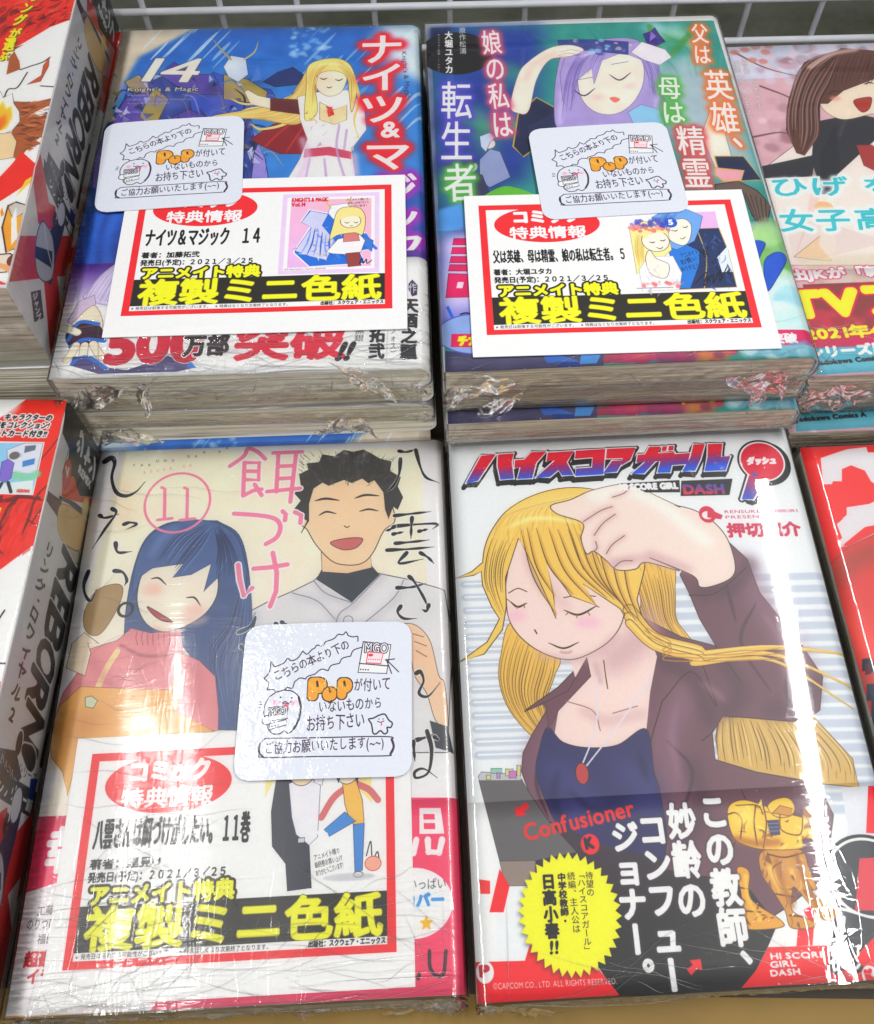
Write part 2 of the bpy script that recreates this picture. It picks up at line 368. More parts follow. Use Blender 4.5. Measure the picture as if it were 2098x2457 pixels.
    for x, y, tx, ty in ((520, 800, 750, 1300), (560, 790, 740, 1180), (620, 790, 860, 1170), (700, 790, 1000, 1225), (760, 800, 1080, 1190), (830, 800, 1130, 1200), (900, 830, 1170, 1220), (960, 860, 1210, 1260), (1020, 880, 1240, 1310), (1100, 900, 1270, 1340), (1180, 920, 1290, 1330)):
        q = Q3([(x, y-60), (x+(tx-x)*.35, y+(ty-y)*.5), (tx, ty)])
        p.line(q+(3, 0), .12, hd, .5, taper=2, blur=.02); p.line(q, .035, ln, .9, taper=2)
    p.line(Q3([(480, 640), (700, 560), (900, 560)]), .5, (242, 216, 140), .6, blur=.2)
    for i in range(26):       # fine strands over the crown of the head
        f = i/25; q = cat(Q3([(1000-60*f, 500+10*f)]), Q3([(760-330*f, 560+90*f)]), Q3([(700-370*f+60*math.sin(i), 760+120*f)]))
        p.line(q, .03 if i % 2 else .07, hd if i % 2 else (246, 220, 140), .45 if i % 2 else .35, taper=2)
    for i in range(16):
        x = 860+i*38; p.line(Q3([(x-60, 640), (x, 800), (x+70+i*4, 1010)]), .035, ln if i % 3 == 0 else hd, .7, taper=2)
    p.line(Q3([(420, 740), (560, 680), (720, 670), (900, 700)]), .16, (252, 234, 170), .75, blur=.05, taper=2)
    # raised forearm and resting hand
    arm = cat(Q3([(760, 640), (720, 585), (850, 545), (1000, 480), (1240, 440), (1400, 515), (1560, 590)]), Q4([(170, 580), (300, 615), (420, 690), (510, 800), (560, 960), (540, 1050), (430, 1105), (330, 1115), (280, 1040), (0, 925)]), Q3([(1560, 1010), (1340, 955), (1270, 1000), (1150, 1005), (1080, 945), (1000, 885), (950, 900), (915, 800), (925, 700)]))
    p.poly(arm, (232, 212, 204), sm=True, edge=ln, ew=.03)
    p.line(cat(Q3([(1000, 520), (1250, 490), (1500, 620)]), Q4([(200, 680), (380, 820)])), .5, (246, 234, 228), .7, blur=.15)
    p.line(cat(Q3([(1100, 960), (1330, 930), (1560, 985)]), Q4([(0, 900), (260, 1000)])), .3, sk2, .6, blur=.12)
    for a in ([(1000, 780), (1060, 700), (1140, 640)], [(1080, 900), (1120, 840), (1200, 780)], [(930, 690), (1040, 620), (1120, 590)], [(1130, 990), (1180, 950), (1250, 945)], [(1240, 450), (1200, 500), (1120, 530)], [(1010, 820), (1020, 860), (1000, 885)]): p.line(Q3(a), .03, ln); p.line(Q3(a), .2, sk2, .5, blur=.08)
    # title lettering
    LT = [Q3(q) for q in ([(262, 260), (358, 250), (240, 425), (162, 442)], [(372, 252), (476, 243), (462, 300), (476, 410), (388, 417), (370, 330)],
          [(483, 288), (545, 284), (590, 236), (690, 230), (622, 305), (596, 407), (498, 413), (520, 336), (480, 340)], [(700, 238), (870, 226), (822, 300), (868, 384), (792, 388), (768, 352), (712, 398), (617, 404), (745, 290), (690, 293)],
          [(882, 225), (1075, 212), (1062, 380), (878, 391), (884, 342), (988, 334), (992, 268), (876, 278)], [(1086, 212), (1275, 203), (1238, 285), (1180, 320), (1190, 272), (1080, 276)], [(1120, 290), (1195, 286), (1150, 362), (1060, 372)],
          [(1288, 250), (1335, 246), (1362, 198), (1436, 195), (1422, 240), (1530, 232), (1500, 365), (1415, 368), (1436, 292), (1402, 293), (1330, 372), (1245, 376), (1336, 298), (1278, 301)], [(1450, 195), (1480, 193), (1474, 223), (1444, 225)], [(1492, 192), (1524, 190), (1520, 220), (1487, 222)])]
    LT += [Q4(q) for q in ([(165, 245), (268, 237), (250, 310), (145, 318)], [(290, 181), (365, 178), (335, 280), (300, 355), (215, 358), (270, 265)], [(385, 178), (480, 175), (470, 262), (532, 256), (500, 350), (362, 356), (382, 262)])]
    for k in range(9, -1, -1):
        for q in LT: z = p.m(q)+(-1.1*k+3, 1.5*k); p.poly(z, (34, 34, 38), edge=(34, 34, 38), ew=.17, raw=True)
    for q in LT: p.poly(q, (244, 244, 248), edge=(244, 244, 248), ew=.09)
    for q in LT: p.poly(q, G((220, 18, 60), (50, 100, 220), Q3([(892, 285)]), Q3([(908, 385)])))
    p.poly(cat(Q3([(1155, 440), (1560, 415), (1565, 495), (1340, 497), (1240, 450)])), (34, 34, 38))
    p.ht('HI SCORE GIRL', Q3([(1170, 482)]), Q3([(1555, 470)]), .24, (240, 240, 244), bold=.03)
    p.poly(Q4([(210, 420), (545, 405), (525, 512), (205, 520)]), (34, 34, 38))
    p.ht('DASH', Q4([(222, 505)]), Q4([(498, 500)]), .36, G((60, 90, 200), (220, 40, 80), Q4([(300, 420)]), Q4([(300, 500)])), bold=.035)
    tail = [(655, 380), (605, 540), (680, 540), (760, 410)]
    for o, c in ((.13, (34, 34, 38)), (.06, (244, 244, 248)), (0, None)):
        cc = c or (212, 24, 66)
        if o == .13: p.ell(Q4([(762, 303)]), .8+o, .8+o, cc); p.line(Q4([(715, 400), (665, 535)]), .42+o, cc, sm=False)
        p.ell(Q4([(740, 290)]), .78+o, .78+o, cc)
        p.line(Q4([(690, 380), (645, 520)]), .22+2*o, cc if c else (90, 80, 180), sm=False)
        p.poly(Q4(tail), cc if c else G((212, 24, 66), (60, 96, 210), Q4([(700, 380)]), Q4([(640, 540)])), edge=cc if c else None, ew=2*o+.01)
    p.ht('ダッシュ', Q4([(640, 312)]), Q4([(835, 305)]), .3, (244, 244, 248), bold=.035, shear=.2)
    p.ell(Q4([(380, 640)]), .3, .33, (204, 44, 80)); p.ell(Q4([(380, 645)]), .2, .16, (232, 226, 232)); p.poly(Q4([(380, 600), (480, 645), (470, 672), (380, 660)]), (204, 44, 80))
    p.ht('RENSUKE OSHIKIRI', Q4([(490, 632)]), Q4([(975, 622)]), .12, (196, 48, 92))
    p.ht('PRESENTS', Q4([(496, 668)]), Q4([(795, 660)]), .12, (196, 48, 92))
    p.ht('押切蓮介', Q4([(515, 788)]), Q4([(1000, 775)]), .52, (200, 42, 86), bold=.03)
    # paper band
    y0 = Q7([(100, 640), (560, 600), (1400, 560)]); B = (64, 60, 64)
    p.poly(cat(Q7([(100, 640), (215, 632), (330, 1010), (290, 1660), (150, 1680)])), (228, 230, 234))
    p.poly(cat(Q7([(190, 480), (470, 470), (520, 560), (640, 740), (830, 950), (560, 1010), (325, 1008)])), (108, 104, 108), edge=(70, 66, 68))
    p.poly(Q7([(185, 455), (205, 425), (465, 440), (465, 480), (195, 482)]), (190, 190, 194), edge=(90, 90, 92))
    for x, yy, w, hh, c in ((270, 402, 72, 32, (140, 196, 176)), (365, 405, 50, 45, (206, 204, 140)), (240, 445, 28, 30, (206, 204, 140)), (308, 430, 22, 36, (190, 140, 196)), (388, 418, 48, 46, (196, 122, 190)), (440, 380, 24, 70, (206, 204, 140))):
        p.poly(Q7([(x, yy), (x+w, yy), (x+w, yy+hh), (x, yy+hh)]), c, edge=(90, 84, 90))
    p.poly(Q7([(325, 1010), (560, 1005), (560, 1170), (362, 1172)]), (150, 136, 128), edge=(90, 80, 76))
    p.poly(cat(Q7([(830, 950), (640, 740), (1000, 900), (1420, 1000)]), Q8([(100, 1060), (620, 1150), (830, 1420), (770, 1560), (690, 1720), (590, 1850)]), Q7([(1110, 1895), (1010, 1760), (900, 1600), (700, 1400), (560, 1200), (560, 1005)])), G((70, 56, 72), (34, 32, 34), Q7([(900, 900)]), Q7([(1000, 1500)])))
    p.poly(Q7([(325, 1060), (390, 1172), (350, 1345), (258, 1345)]), RED); p.poly(Q7([(190, 1130), (262, 1140), (262, 1225), (200, 1225)]), (228, 60, 60))
    p.poly(Q7([(160, 1672), (490, 1662), (520, 1560), (700, 1580), (900, 1640), (1010, 1760), (1115, 1893), (180, 1945)]), RED)
    p.poly(cat(Q8([(768, 1568), (1473, 1550), (1473, 1785), (580, 1850), (690, 1720)])), RED)
    p.poly(Q8([(845, 1420), (900, 1400), (965, 1450), (955, 1562), (768, 1568)]), WH); p.poly(Q8([(1070, 1420), (1225, 1380), (1200, 1550), (1060, 1556)]), WH)
    p.poly(Q8([(965, 1440), (1070, 1420), (1060, 1556), (955, 1562)]), RED); p.poly(Q8([(1000, 1330), (1068, 1285), (1070, 1420), (1030, 1380)]), RED)
    p.poly(Q8([(1250, 520), (1560, 505), (1700, 1000), (1560, 1500), (1200, 1300), (1130, 1230), (1300, 800)]), (216, 218, 224))
    p.poly(Q8([(1430, 510), (1560, 505), (1600, 830), (1415, 818)]), RED)
    for o, c in ((.09, (40, 42, 48)), (0, WH), (-.08, (60, 64, 72))):
        p.ell(Q8([(1430, 1110)]), 1.22+o, 1.1+o, c); p.poly(Q8([(1255, 1330), (1420, 1380), (1560, 1400), (1340, 1690), (1210, 1700)]), c, edge=c, ew=max(.02, .2+2*o))
    p.poly(Q8([(1370, 985), (1560, 975), (1560, 1330), (1340, 1325)]), (216, 60, 80)); p.poly(Q8([(1250, 1350), (1280, 1370), (1235, 1690), (1215, 1690)]), (214, 218, 226))
    p.poly(Q8([(1330, 1640), (1560, 1400), (1560, 1740), (1400, 1700)]), RED)
    p.ell(Q8([(1440, 1755)]), .24, .26, WH); p.ht('K', Q8([(1415, 1790)]), Q8([(1475, 1780)]), .26, RED, bold=.04)
    # plain golden figurine
    gd, g2, gl = (240, 196, 70), (170, 108, 40), (104, 62, 30)
    for pts, c in (([(735, 940), (980, 930), (1040, 1060), (1090, 1180), (1060, 1210), (1220, 1340), (1215, 1380), (1130, 1386), (960, 1190), (930, 1200), (930, 1330), (1065, 1400), (1060, 1440), (920, 1440), (880, 1330), (800, 1200), (725, 1080)], (206, 150, 62)),
                   ([(565, 1060), (610, 1045), (650, 1090), (655, 1250), (850, 1390), (850, 1440), (620, 1448), (610, 1340), (590, 1200)], (222, 164, 58)),
                   ([(505, 700), (530, 630), (620, 605), (740, 640), (850, 680), (1000, 720), (1110, 760), (1100, 850), (1000, 860), (990, 920), (760, 930), (620, 900), (540, 840)], gd),
                   ([(770, 640), (820, 600), (900, 590), (945, 640), (930, 700), (850, 720), (790, 690)], (232, 196, 70)),
                   ([(1000, 650), (1080, 640), (1085, 780), (1010, 790)], g2)):
        p.poly(Q8(pts), c, sm=len(pts) > 5, edge=gl)
    leg = [(735, 940), (980, 930), (1040, 1060), (1090, 1180), (1060, 1210), (1220, 1340), (1130, 1386), (960, 1190), (930, 1330), (1065, 1400), (920, 1440), (800, 1200), (725, 1080)]
    p.flecks(34, [Q8(leg)], [(150, 96, 40), (240, 196, 96), (130, 82, 36)], .015, .04, .4, ang=1.4); p.flecks(14, [Q8([(575, 1060), (650, 1090), (655, 1250), (840, 1400), (620, 1440), (600, 1200)])], [(150, 92, 34), (240, 206, 80), (120, 72, 30)], .02, .05, .3)
    p.flecks(26, [Q8([(520, 700), (620, 610), (850, 680), (1100, 770), (990, 900), (760, 920), (540, 830)])], [(250, 226, 110), (176, 112, 40), (240, 190, 70), (140, 84, 34)], .02, .06, .4); p.line(Q8([(740, 640), (760, 760), (740, 920)]), .035, gl); p.line(Q8([(850, 680), (860, 800), (980, 830), (1000, 720)]), .03, gl); p.line(Q8([(560, 640), (700, 640), (740, 700)]), .03, gl)
    p.poly(Q8([(800, 690), (850, 640), (930, 660), (920, 710)]), (206, 150, 60), edge=gl)
    for q in ([(505, 700), (560, 690), (600, 740), (590, 860)], [(690, 640), (680, 760), (700, 900)], [(860, 1010), (800, 1060), (850, 1180), (930, 1190)], [(1000, 1080), (1060, 1190)], [(820, 1220), (940, 1240)], [(910, 1360), (1010, 1370)], [(600, 1330), (720, 1340)], [(590, 1180), (650, 1190)], [(770, 960), (880, 980), (1000, 950)]): p.line(Q8(q), .04, gl)
    p.line(Q8([(780, 1050), (840, 1160), (900, 1200)]), .18, (248, 216, 110), .7, blur=.05); p.line(Q8([(980, 1020), (1050, 1170)]), .12, (240, 200, 100), .7, blur=.04)
    p.ell(Q8([(620, 720)]), .3, .28, (246, 220, 110), .7, blur=.1); p.poly(Q8([(765, 740), (840, 735), (850, 830), (790, 840)]), (72, 74, 110), edge=gl)
    for y in (760, 785, 810): p.line(Q8([(770, y), (843, y-4)]), .02, (130, 134, 170))
    p.line(Q8([(560, 860), (700, 890), (840, 880)]), .2, g2, .8, blur=.06); p.line(Q8([(830, 1000), (860, 1150), (930, 1300)]), .16, g2, .8, blur=.05); p.line(Q8([(620, 1100), (640, 1250), (720, 1390)]), .1, (236, 196, 70), .9, blur=.03)
    p.line(Q8([(960, 960), (1010, 1120), (1090, 1290)]), .14, (150, 94, 40), .8, blur=.05)
    # starburst badge
    c = Q7([(785, 1350)])[0]; cm = p.m([c])[0]; P = []
    for i in range(72):
        a = 2*math.pi*i/72; r = (1.53 if i % 2 else 1.35)*p.k; P.append((cm[0]+r*math.cos(a)*.98, cm[1]+r*math.sin(a)*1.08))
    p.poly(P+np.array([-3, 5]), (50, 50, 40), .5, raw=True, blur=.05); p.poly(P, YEL, raw=True)
    p.vt('待望の', Q7([(910, 1075)]), Q7([(922, 1240)]), .24, BK); p.vt('「ハイスコアガール」', Q7([(852, 1070)]), Q7([(908, 1620)]), .24, BK)
    p.vt('続編、主人公は', Q7([(790, 1078)]), Q7([(830, 1480)]), .24, BK); p.vt('中学校教師・', Q7([(728, 1085)]), Q7([(757, 1430)]), .25, BK, bold=.01)
    p.vt('日高小春', Q7([(640, 1090)]), Q7([(672, 1520)]), .42, BK, bold=.02); p.ht('!!', Q7([(645, 1618)]), Q7([(715, 1612)]), .32, BK, bold=.015, shear=.15)
    p.ht('Confusioner', Q7([(492, 878)]), Q7([(1225, 705)]), .47, (222, 52, 50), bold=.02)
    p.ell(Q7([(918, 897)]), .28, .29, RED); p.ht('K', Q7([(888, 930)]), Q7([(950, 918)]), .3, (50, 40, 60), bold=.03)
    for q, fl in ((Q7([(470, 670)]), 1), (Q8([(290, 1700)]), -1)):
        z = p.m(q)[0]; P = np.array([(-.4, -.2), (-.12, -.1), (.3, -.42), (.52, -.1), (.12, .12), (.28, .36), (-.4, .4)])*fl*.48*p.k
        p.poly(z+P, RED, raw=True)
    W = (244, 244, 248); o = [(.05, (70, 60, 74), .02, .6)]
    p.vt('この教師、', Q8([(395, 560)]), Q8([(600, 1850)]), .88, W, bold=.042, outl=o)
    p.vt('妙齢の', Q8([(190, 620)]), Q8([(285, 1390)]), .88, W, bold=.038, outl=o)
    p.vt('コンフュー', Q7([(1310, 690)]), Q7([(1475, 1880)]), .88, W, bold=.042, outl=o)
    p.vt('ジョナー。', Q7([(1135, 740)]), Q7([(1262, 1880)]), .84, W, bold=.042, outl=o)
    p.ht('©CAPCOM CO., LTD. ALL RIGHTS RESERVED.', Q7([(282, 1850)]), Q7([(1095, 1812)]), .15, (244, 220, 220))
    for i, t in enumerate(('HI SCORE', 'GIRL', 'DASH')):
        p.ht(t, Q8([(783, 1648+i*56)]), Q8([((1150, 960, 985)[i], 1634+i*56)]), .15, W, bold=.012)
    p.ell(Q7([(228, 1738)]), .25, .28, WH); p.ht('P', Q7([(190, 1768)]), Q7([(268, 1758)]), .26, (190, 40, 60), bold=.03)
    return p
def pal(r, *cs): return cs[r.randrange(len(cs))]
# ---- mecha-and-magician comic (back left)
def print_magic():
    p = Print(BW, BH, 70, (40, 96, 176), CA)
    p.poly(R1([(480, 90), (1720, 80), (1720, 760), (380, 760)]), G((36, 108, 196), (60, 140, 214), R1([(900, 130)]), R1([(900, 500)])))
    p.poly(R1([(470, 100), (800, 110), (560, 230), (500, 330), (380, 640), (400, 300)]), (214, 202, 184), blur=.1)
    p.poly(R1([(1560, 90), (1740, 90), (1740, 330), (1600, 300), (1500, 150)]), (206, 222, 240), blur=.3)
    r = random.Random(5)
    for k in range(46):
        x, y = (r.uniform(1180, 1720), r.uniform(80, 480)) if k % 3 else (r.uniform(560, 860), r.uniform(100, 220)); L = r.uniform(40, 150)
        p.line(R1([(x, y+L*.55), (x+L, y-L*.45)]), r.uniform(.03, .2), (214, 230, 246), r.uniform(.25, .8), taper=2)
    p.blobs(40, R1([(1180, 100), (1330, 240)]), .12, [(200, 226, 246), (150, 200, 236)], .7, .04, 8)
    # armour shapes in blue, violet and gold
    nv, vi, gd, lv = (52, 72, 154), (98, 78, 172), (176, 156, 84), (160, 146, 216)
    for pts, c in (([(380, 760), (420, 520), (500, 400), (520, 320), (760, 300), (900, 330), (1000, 420), (1060, 760)], nv),
                   ([(500, 400), (600, 360), (640, 440), (560, 520), (430, 540)], vi), ([(560, 470), (620, 350), (680, 400), (620, 520)], gd),
                   ([(760, 380), (860, 290), (980, 340), (1090, 360), (1160, 460), (1000, 440), (880, 470), (780, 500)], (60, 90, 190)),
                   ([(640, 300), (700, 250), (780, 300), (860, 300), (900, 380), (780, 380), (700, 340)], vi),
                   ([(900, 300), (1000, 320), (1080, 370), (1060, 420), (900, 400)], gd), ([(1060, 330), (1120, 290), (1180, 270), (1240, 310), (1200, 340), (1110, 350)], (36, 58, 122)),
                   ([(640, 500), (760, 440), (860, 480), (840, 540), (700, 540)], vi), ([(700, 760), (760, 540), (800, 520), (830, 560), (770, 760)], gd), ([(1010, 760), (1030, 560), (1070, 640), (1090, 760)], lv),
                   ([(380, 640), (410, 560), (480, 560), (440, 760), (370, 760)], (130, 116, 196)), ([(500, 330), (560, 300), (600, 350), (540, 380)], (176, 160, 110))):
        p.poly(R1(pts), c, edge=(24, 28, 60), ew=.03)
    for k in range(46):
        x, y = r.uniform(440, 1050), r.uniform(330, 740); a = r.uniform(-1, 1)
        p.line(R1([(x, y), (x+50*math.cos(a), y+60*math.sin(a)), (x+110*math.cos(a+.6), y+110*math.sin(a+.6))]), r.uniform(.02, .12), pal(r, gd, (196, 180, 120), lv, (20, 26, 70), (60, 120, 210)), .8, taper=2)
    for k in range(150):
        x, y = r.uniform(430, 1090), r.uniform(310, 750); z = r.uniform(8, 40); a = r.uniform(0, 6.3); b = r.uniform(.5, 2.2)
        p.poly(R1([(x, y), (x+z*math.cos(a), y+z*math.sin(a)), (x+z*1.2*math.cos(a+b), y+z*1.2*math.sin(a+b))]), pal(r, (30, 40, 96), (54, 70, 150), (84, 66, 160), (150, 136, 200), (170, 150, 90), (60, 110, 200), (226, 226, 240), (196, 200, 232), (24, 28, 64), (206, 190, 130)), r.uniform(.5, .95), edge=(24, 28, 60) if k % 3 == 0 else None)
    for k in range(26): x, y = r.uniform(420, 1080), r.uniform(320, 740); p.ell(R1([(x, y)])[0], r.uniform(.2, .7), r.uniform(.1, .3), pal(r, (20, 24, 60), (110, 130, 210), (140, 120, 200)), .4, blur=.15, rot=r.uniform(0, 180))
    p.poly(R1([(900, 270), (930, 225), (990, 235), (1000, 300), (960, 330), (920, 310)]), (206, 214, 232), edge=(60, 60, 110)); 
    p.line(R1([(930, 240), (890, 200), (850, 150)]), .1, (176, 160, 90), taper=1); p.line(R1([(985, 240), (1025, 210), (1042, 165)]), .1, (196, 184, 120), taper=1)
    p.poly(R1([(1010, 330), (1040, 260), (1055, 320)]), (80, 130, 210))
    # blonde figure with open robe
    ln = (110, 70, 50); sk = (248, 222, 202)
    p.poly(R1([(1010, 560), (1100, 500), (1200, 470), (1280, 540), (1230, 620), (1130, 620), (1060, 590)]), (150, 34, 48), edge=(80, 20, 40)); 
    for a in ([(1200, 480), (1120, 540), (1060, 600)], [(1230, 500), (1190, 560), (1150, 620)]): p.line(R1(a), .1, (196, 60, 64), .8, taper=2)
    for q in ([(1240, 300), (1150, 420), (1000, 440), (880, 500), (860, 470)], [(1250, 350), (1180, 480), (1060, 520), (1010, 500)], [(1260, 330), (1150, 400), (1000, 420), (930, 400)]): p.line(R1(q), .26, ln, taper=1); p.line(R1(q), .22, (244, 214, 132), taper=1); p.line(R1(q)+(2, -2), .05, (255, 240, 190), .8, taper=1)
    hA, hB = R1([(1240, 280), (1180, 380), (1060, 430), (850, 470)]), R1([(1280, 330), (1260, 420), (1200, 500), (1050, 480)])
    p.poly(cat(hA, hB[::-1]), (238, 210, 130), sm=True, edge=ln); p.strands(hA, hB, 10, .05, (200, 160, 80), .8)
    p.poly(R1([(1200, 390), (1280, 370), (1400, 360), (1470, 420), (1480, 520), (1420, 600), (1440, 740), (1150, 740), (1210, 640), (1240, 560), (1210, 480)]), (244, 232, 236), edge=(150, 110, 120))
    p.poly(R1([(1230, 600), (1330, 590), (1420, 610), (1420, 640), (1320, 625), (1225, 635)]), (206, 80, 110)); p.poly(R1([(1290, 410), (1350, 440), (1400, 420), (1400, 480), (1350, 500), (1290, 480)]), (238, 214, 170), edge=ln); p.poly(R1([(1315, 425), (1340, 430), (1350, 460), (1325, 470)]), (214, 50, 60))
    for a in ([(1370, 500), (1360, 600), (1400, 740)], [(1250, 640), (1230, 740)], [(1310, 640), (1320, 740)], [(1400, 520), (1390, 600)]): p.line(R1(a), .1, (186, 160, 206), .8)
    p.poly(R1([(1190, 440), (1100, 440), (1010, 420), (985, 370), (1000, 362), (1040, 385), (1110, 400), (1200, 400)]), sk, edge=ln); p.poly(R1([(1090, 395), (1200, 400), (1210, 460), (1090, 445)]), (110, 44, 50), edge=ln)
    p.poly(R1([(1270, 290), (1275, 350), (1320, 385), (1375, 370), (1400, 310), (1370, 270), (1300, 265)]), sk, sm=True, edge=ln)
    p.poly(R1([(1235, 350), (1240, 270), (1290, 240), (1370, 235), (1420, 270), (1440, 360), (1420, 450), (1410, 380), (1400, 310), (1360, 285), (1300, 290), (1270, 330), (1280, 450), (1230, 480)]), (246, 218, 134), sm=True, edge=ln)
    p.line(R1([(1265, 275), (1300, 258), (1370, 258), (1405, 280)]), .08, (255, 242, 196), .8, taper=2, blur=.02); p.line(R1([(1425, 300), (1450, 400), (1430, 480), (1450, 560)]), .14, (232, 196, 110), taper=1)
    p.line(R1([(1220, 560), (1240, 640), (1190, 740)]), .3, (214, 196, 220), .7, blur=.08); p.line(R1([(1430, 620), (1440, 700)]), .25, (236, 190, 206), .7, blur=.08); p.flecks(26, [R1([(1220, 400), (1460, 420), (1460, 600), (1220, 590)])], [(214, 190, 160), (190, 170, 200), (250, 240, 220), (200, 150, 90)], .02, .05, .4)
    p.strands(R1([(1290, 245), (1245, 300), (1235, 400)]), R1([(1330, 255), (1285, 310), (1275, 440)]), 6, .03, (200, 160, 80)); p.strands(R1([(1370, 240), (1425, 300), (1430, 430)]), R1([(1345, 250), (1405, 310), (1412, 400)]), 5, .03, (200, 160, 80))
    face(p, [R1([(1290, 312), (1305, 318), (1320, 312)]), R1([(1352, 318), (1368, 322), (1384, 314)])], R1([(1318, 348), (1328, 352), (1340, 347)]), (90, 60, 50), .06)
    # lettering
    p.ht('14', R1([(505, 325)]), R1([(800, 330)]), 1.45, (232, 224, 214), bold=.03, shear=.25, outl=[(.05, (90, 84, 120), .03, .8)])
    p.ht("Knight's & Magic", R1([(510, 368)]), R1([(800, 365)]), .22, (214, 206, 180), bold=.005, outl=[(.03, (30, 34, 70), .03, .6)])
    p.ht('Volume. 14', R1([(510, 388)]), R1([(620, 386)]), .13, (190, 186, 170))
    p.ht('Original work : Hisago Amazake-no', R1([(510, 404)]), R1([(770, 402)]), .1, (176, 172, 160)); p.ht('Artworks : Takuji Kato', R1([(510, 420)]), R1([(680, 418)]), .1, (176, 172, 160))
    gl = [(.3, (226, 40, 60), .12, .95), (.16, (232, 30, 50), .05, 1)]; gm = [(.3, (168, 60, 190), .12, .95), (.16, (160, 40, 180), .05, 1)]
    ttl = [('ナ', (1540, 130), (1540, 260)), ('イ', (1545, 245), (1545, 370)), ('ツ', (1545, 370), (1545, 500)), ('&', (1580, 470), (1580, 560))]
    for t, a, b in ttl: p.vt(t, R1([a]), R1([b]), 1.95 if t != '&' else 1.2, None, outl=gl)
    for t, a, b in ttl: p.vt(t, R1([a]), R1([b]), 1.95 if t != '&' else 1.2, (250, 246, 248), bold=.035)
    tt2 = [('マ', (1565, 560), (1565, 690)), ('ジ', (1590, 690), (1600, 830)), ('ッ', (1610, 820), (1620, 930)), ('ク', (1620, 930), (1640, 1060))]
    for t, a, b in tt2: p.vt(t, R1([a]), R1([b]), 1.95, None, outl=gl if t == 'マ' else gm)
    for t, a, b in tt2: p.vt(t, R1([a]), R1([b]), 1.95, (250, 246, 248), bold=.035)
    p.ht("Knight's & Magic", R1([(1622, 205)]), R1([(1640, 390)]), .2, (60, 50, 90))
    # lower cover and paper band
    p.poly(R3([(600, 330), (900, 330), (840, 700), (520, 700)]), G((30, 96, 200), (30, 60, 150), R3([(650, 350)]), R3([(700, 700)])))
    for k in range(8): p.line(R3([(620+k*30, 340), (600+k*24, 500), (560+k*30, 690)]), .3, pal(r, (20, 50, 130), (50, 120, 220)), .5, blur=.1)
    p.poly(cat(R3([(510, 690), (840, 670)]), R4([(1240, 590), (1450, 580), (1500, 1460)]), R3([(335, 1520)])), G((98, 60, 160), (236, 236, 244), R3([(560, 700)]), R3([(480, 1000)])))
    p.poly(cat(R3([(900, 1000)]), R4([(1240, 640), (1452, 632), (1510, 1470), (0, 1500)]), R3([(1000, 1500), (760, 1180)])), (238, 238, 242))
    lil = (214, 204, 232)
    A, B = R3([(850, 670), (720, 760), (620, 880), (600, 930)]), R3([(860, 700), (830, 850), (790, 960), (760, 980)])
    p.poly(cat(A, B[::-1]), lil, sm=True, edge=(120, 100, 150)); p.strands(A, B, 10, .04, (160, 140, 190), .8)
    p.poly(R3([(480, 1090), (560, 950), (670, 905), (680, 960), (640, 1060), (500, 1110)]), (206, 190, 214), edge=(110, 90, 120))
    p.poly(R3([(540, 1080), (660, 980), (720, 1060), (710, 1150), (520, 1120)]), sk, sm=True, edge=(140, 100, 90))
    p.poly(R3([(470, 1180), (560, 1100), (700, 1120), (730, 1220), (560, 1260), (490, 1260)]), (72, 40, 62), sm=True, edge=(50, 30, 60)); p.line(R3([(480, 1230), (560, 1100), (700, 1110)]), .14, (56, 120, 206)); p.line(R3([(500, 1270), (600, 1220), (740, 1230)]), .16, (56, 120, 206))
    for a in ([(540, 1260), (500, 1330), (470, 1360)], [(600, 1260), (590, 1340), (600, 1400)], [(660, 1250), (700, 1320), (730, 1350)], [(450, 1140), (500, 1150), (550, 1170)]):
        p.line(R3(a), .3, (140, 100, 90)); p.line(R3(a), .27, sk)
    p.poly(R3([(500, 1400), (520, 1340), (640, 1340), (760, 1420), (900, 1440), (1190, 1340), (1390, 1420), (1250, 1450), (700, 1460)]), (92, 86, 136), edge=(60, 50, 100)); p.line(R3([(510, 1390), (560, 1350), (640, 1350), (760, 1430)]), .14, (60, 120, 200)); p.poly(R3([(1310, 1380), (1340, 1370), (1390, 1420), (1340, 1430)]), (60, 120, 200))
    p.ht('500', R3([(730, 1385)]), R3([(1440, 1365)]), 1.5, (206, 52, 76), bold=.1, outl=[(.04, (250, 250, 250)), (.02, (190, 60, 90))])
    p.ht('万部', R3([(1290, 1340)]), R3([(1620, 1330)]), .85, (70, 58, 62), bold=.04, outl=[(.04, (250, 250, 250))])
    p.ht('突破', cat(R4([(20, 1365)])), R4([(830, 1352)]), 1.45, (216, 62, 84), bold=.07, outl=[(.04, (250, 250, 250))])
    p.ht('!!', R4([(740, 1370)]), R4([(860, 1365)]), .72, (60, 54, 58), bold=.05, shear=.4)
    p.poly(R4([(1275, 830), (1300, 800), (1340, 840), (1335, 910), (1300, 920), (1275, 870)]), (74, 56, 96)); p.vt('作', R4([(1305, 820)]), R4([(1305, 900)]), .3, (240, 240, 244))
    p.vt('天酒之瓢', R4([(1290, 930)]), R4([(1275, 1370)]), .58, (60, 56, 62), bold=.03)
    p.vt('漫画加藤拓弐', R4([(1080, 700)]), R4([(1045, 1365)]), .56, (60, 56, 62), bold=.025)
    p.vt('主婦の友インフォス）', R4([(1170, 820)]), R4([(1165, 1355)]), .22, (80, 76, 82)); p.vt('画黒銀', R4([(940, 1080)]), R4([(920, 1240)]), .34, (80, 76, 82))
    p.speckle(3, .012)
    return p

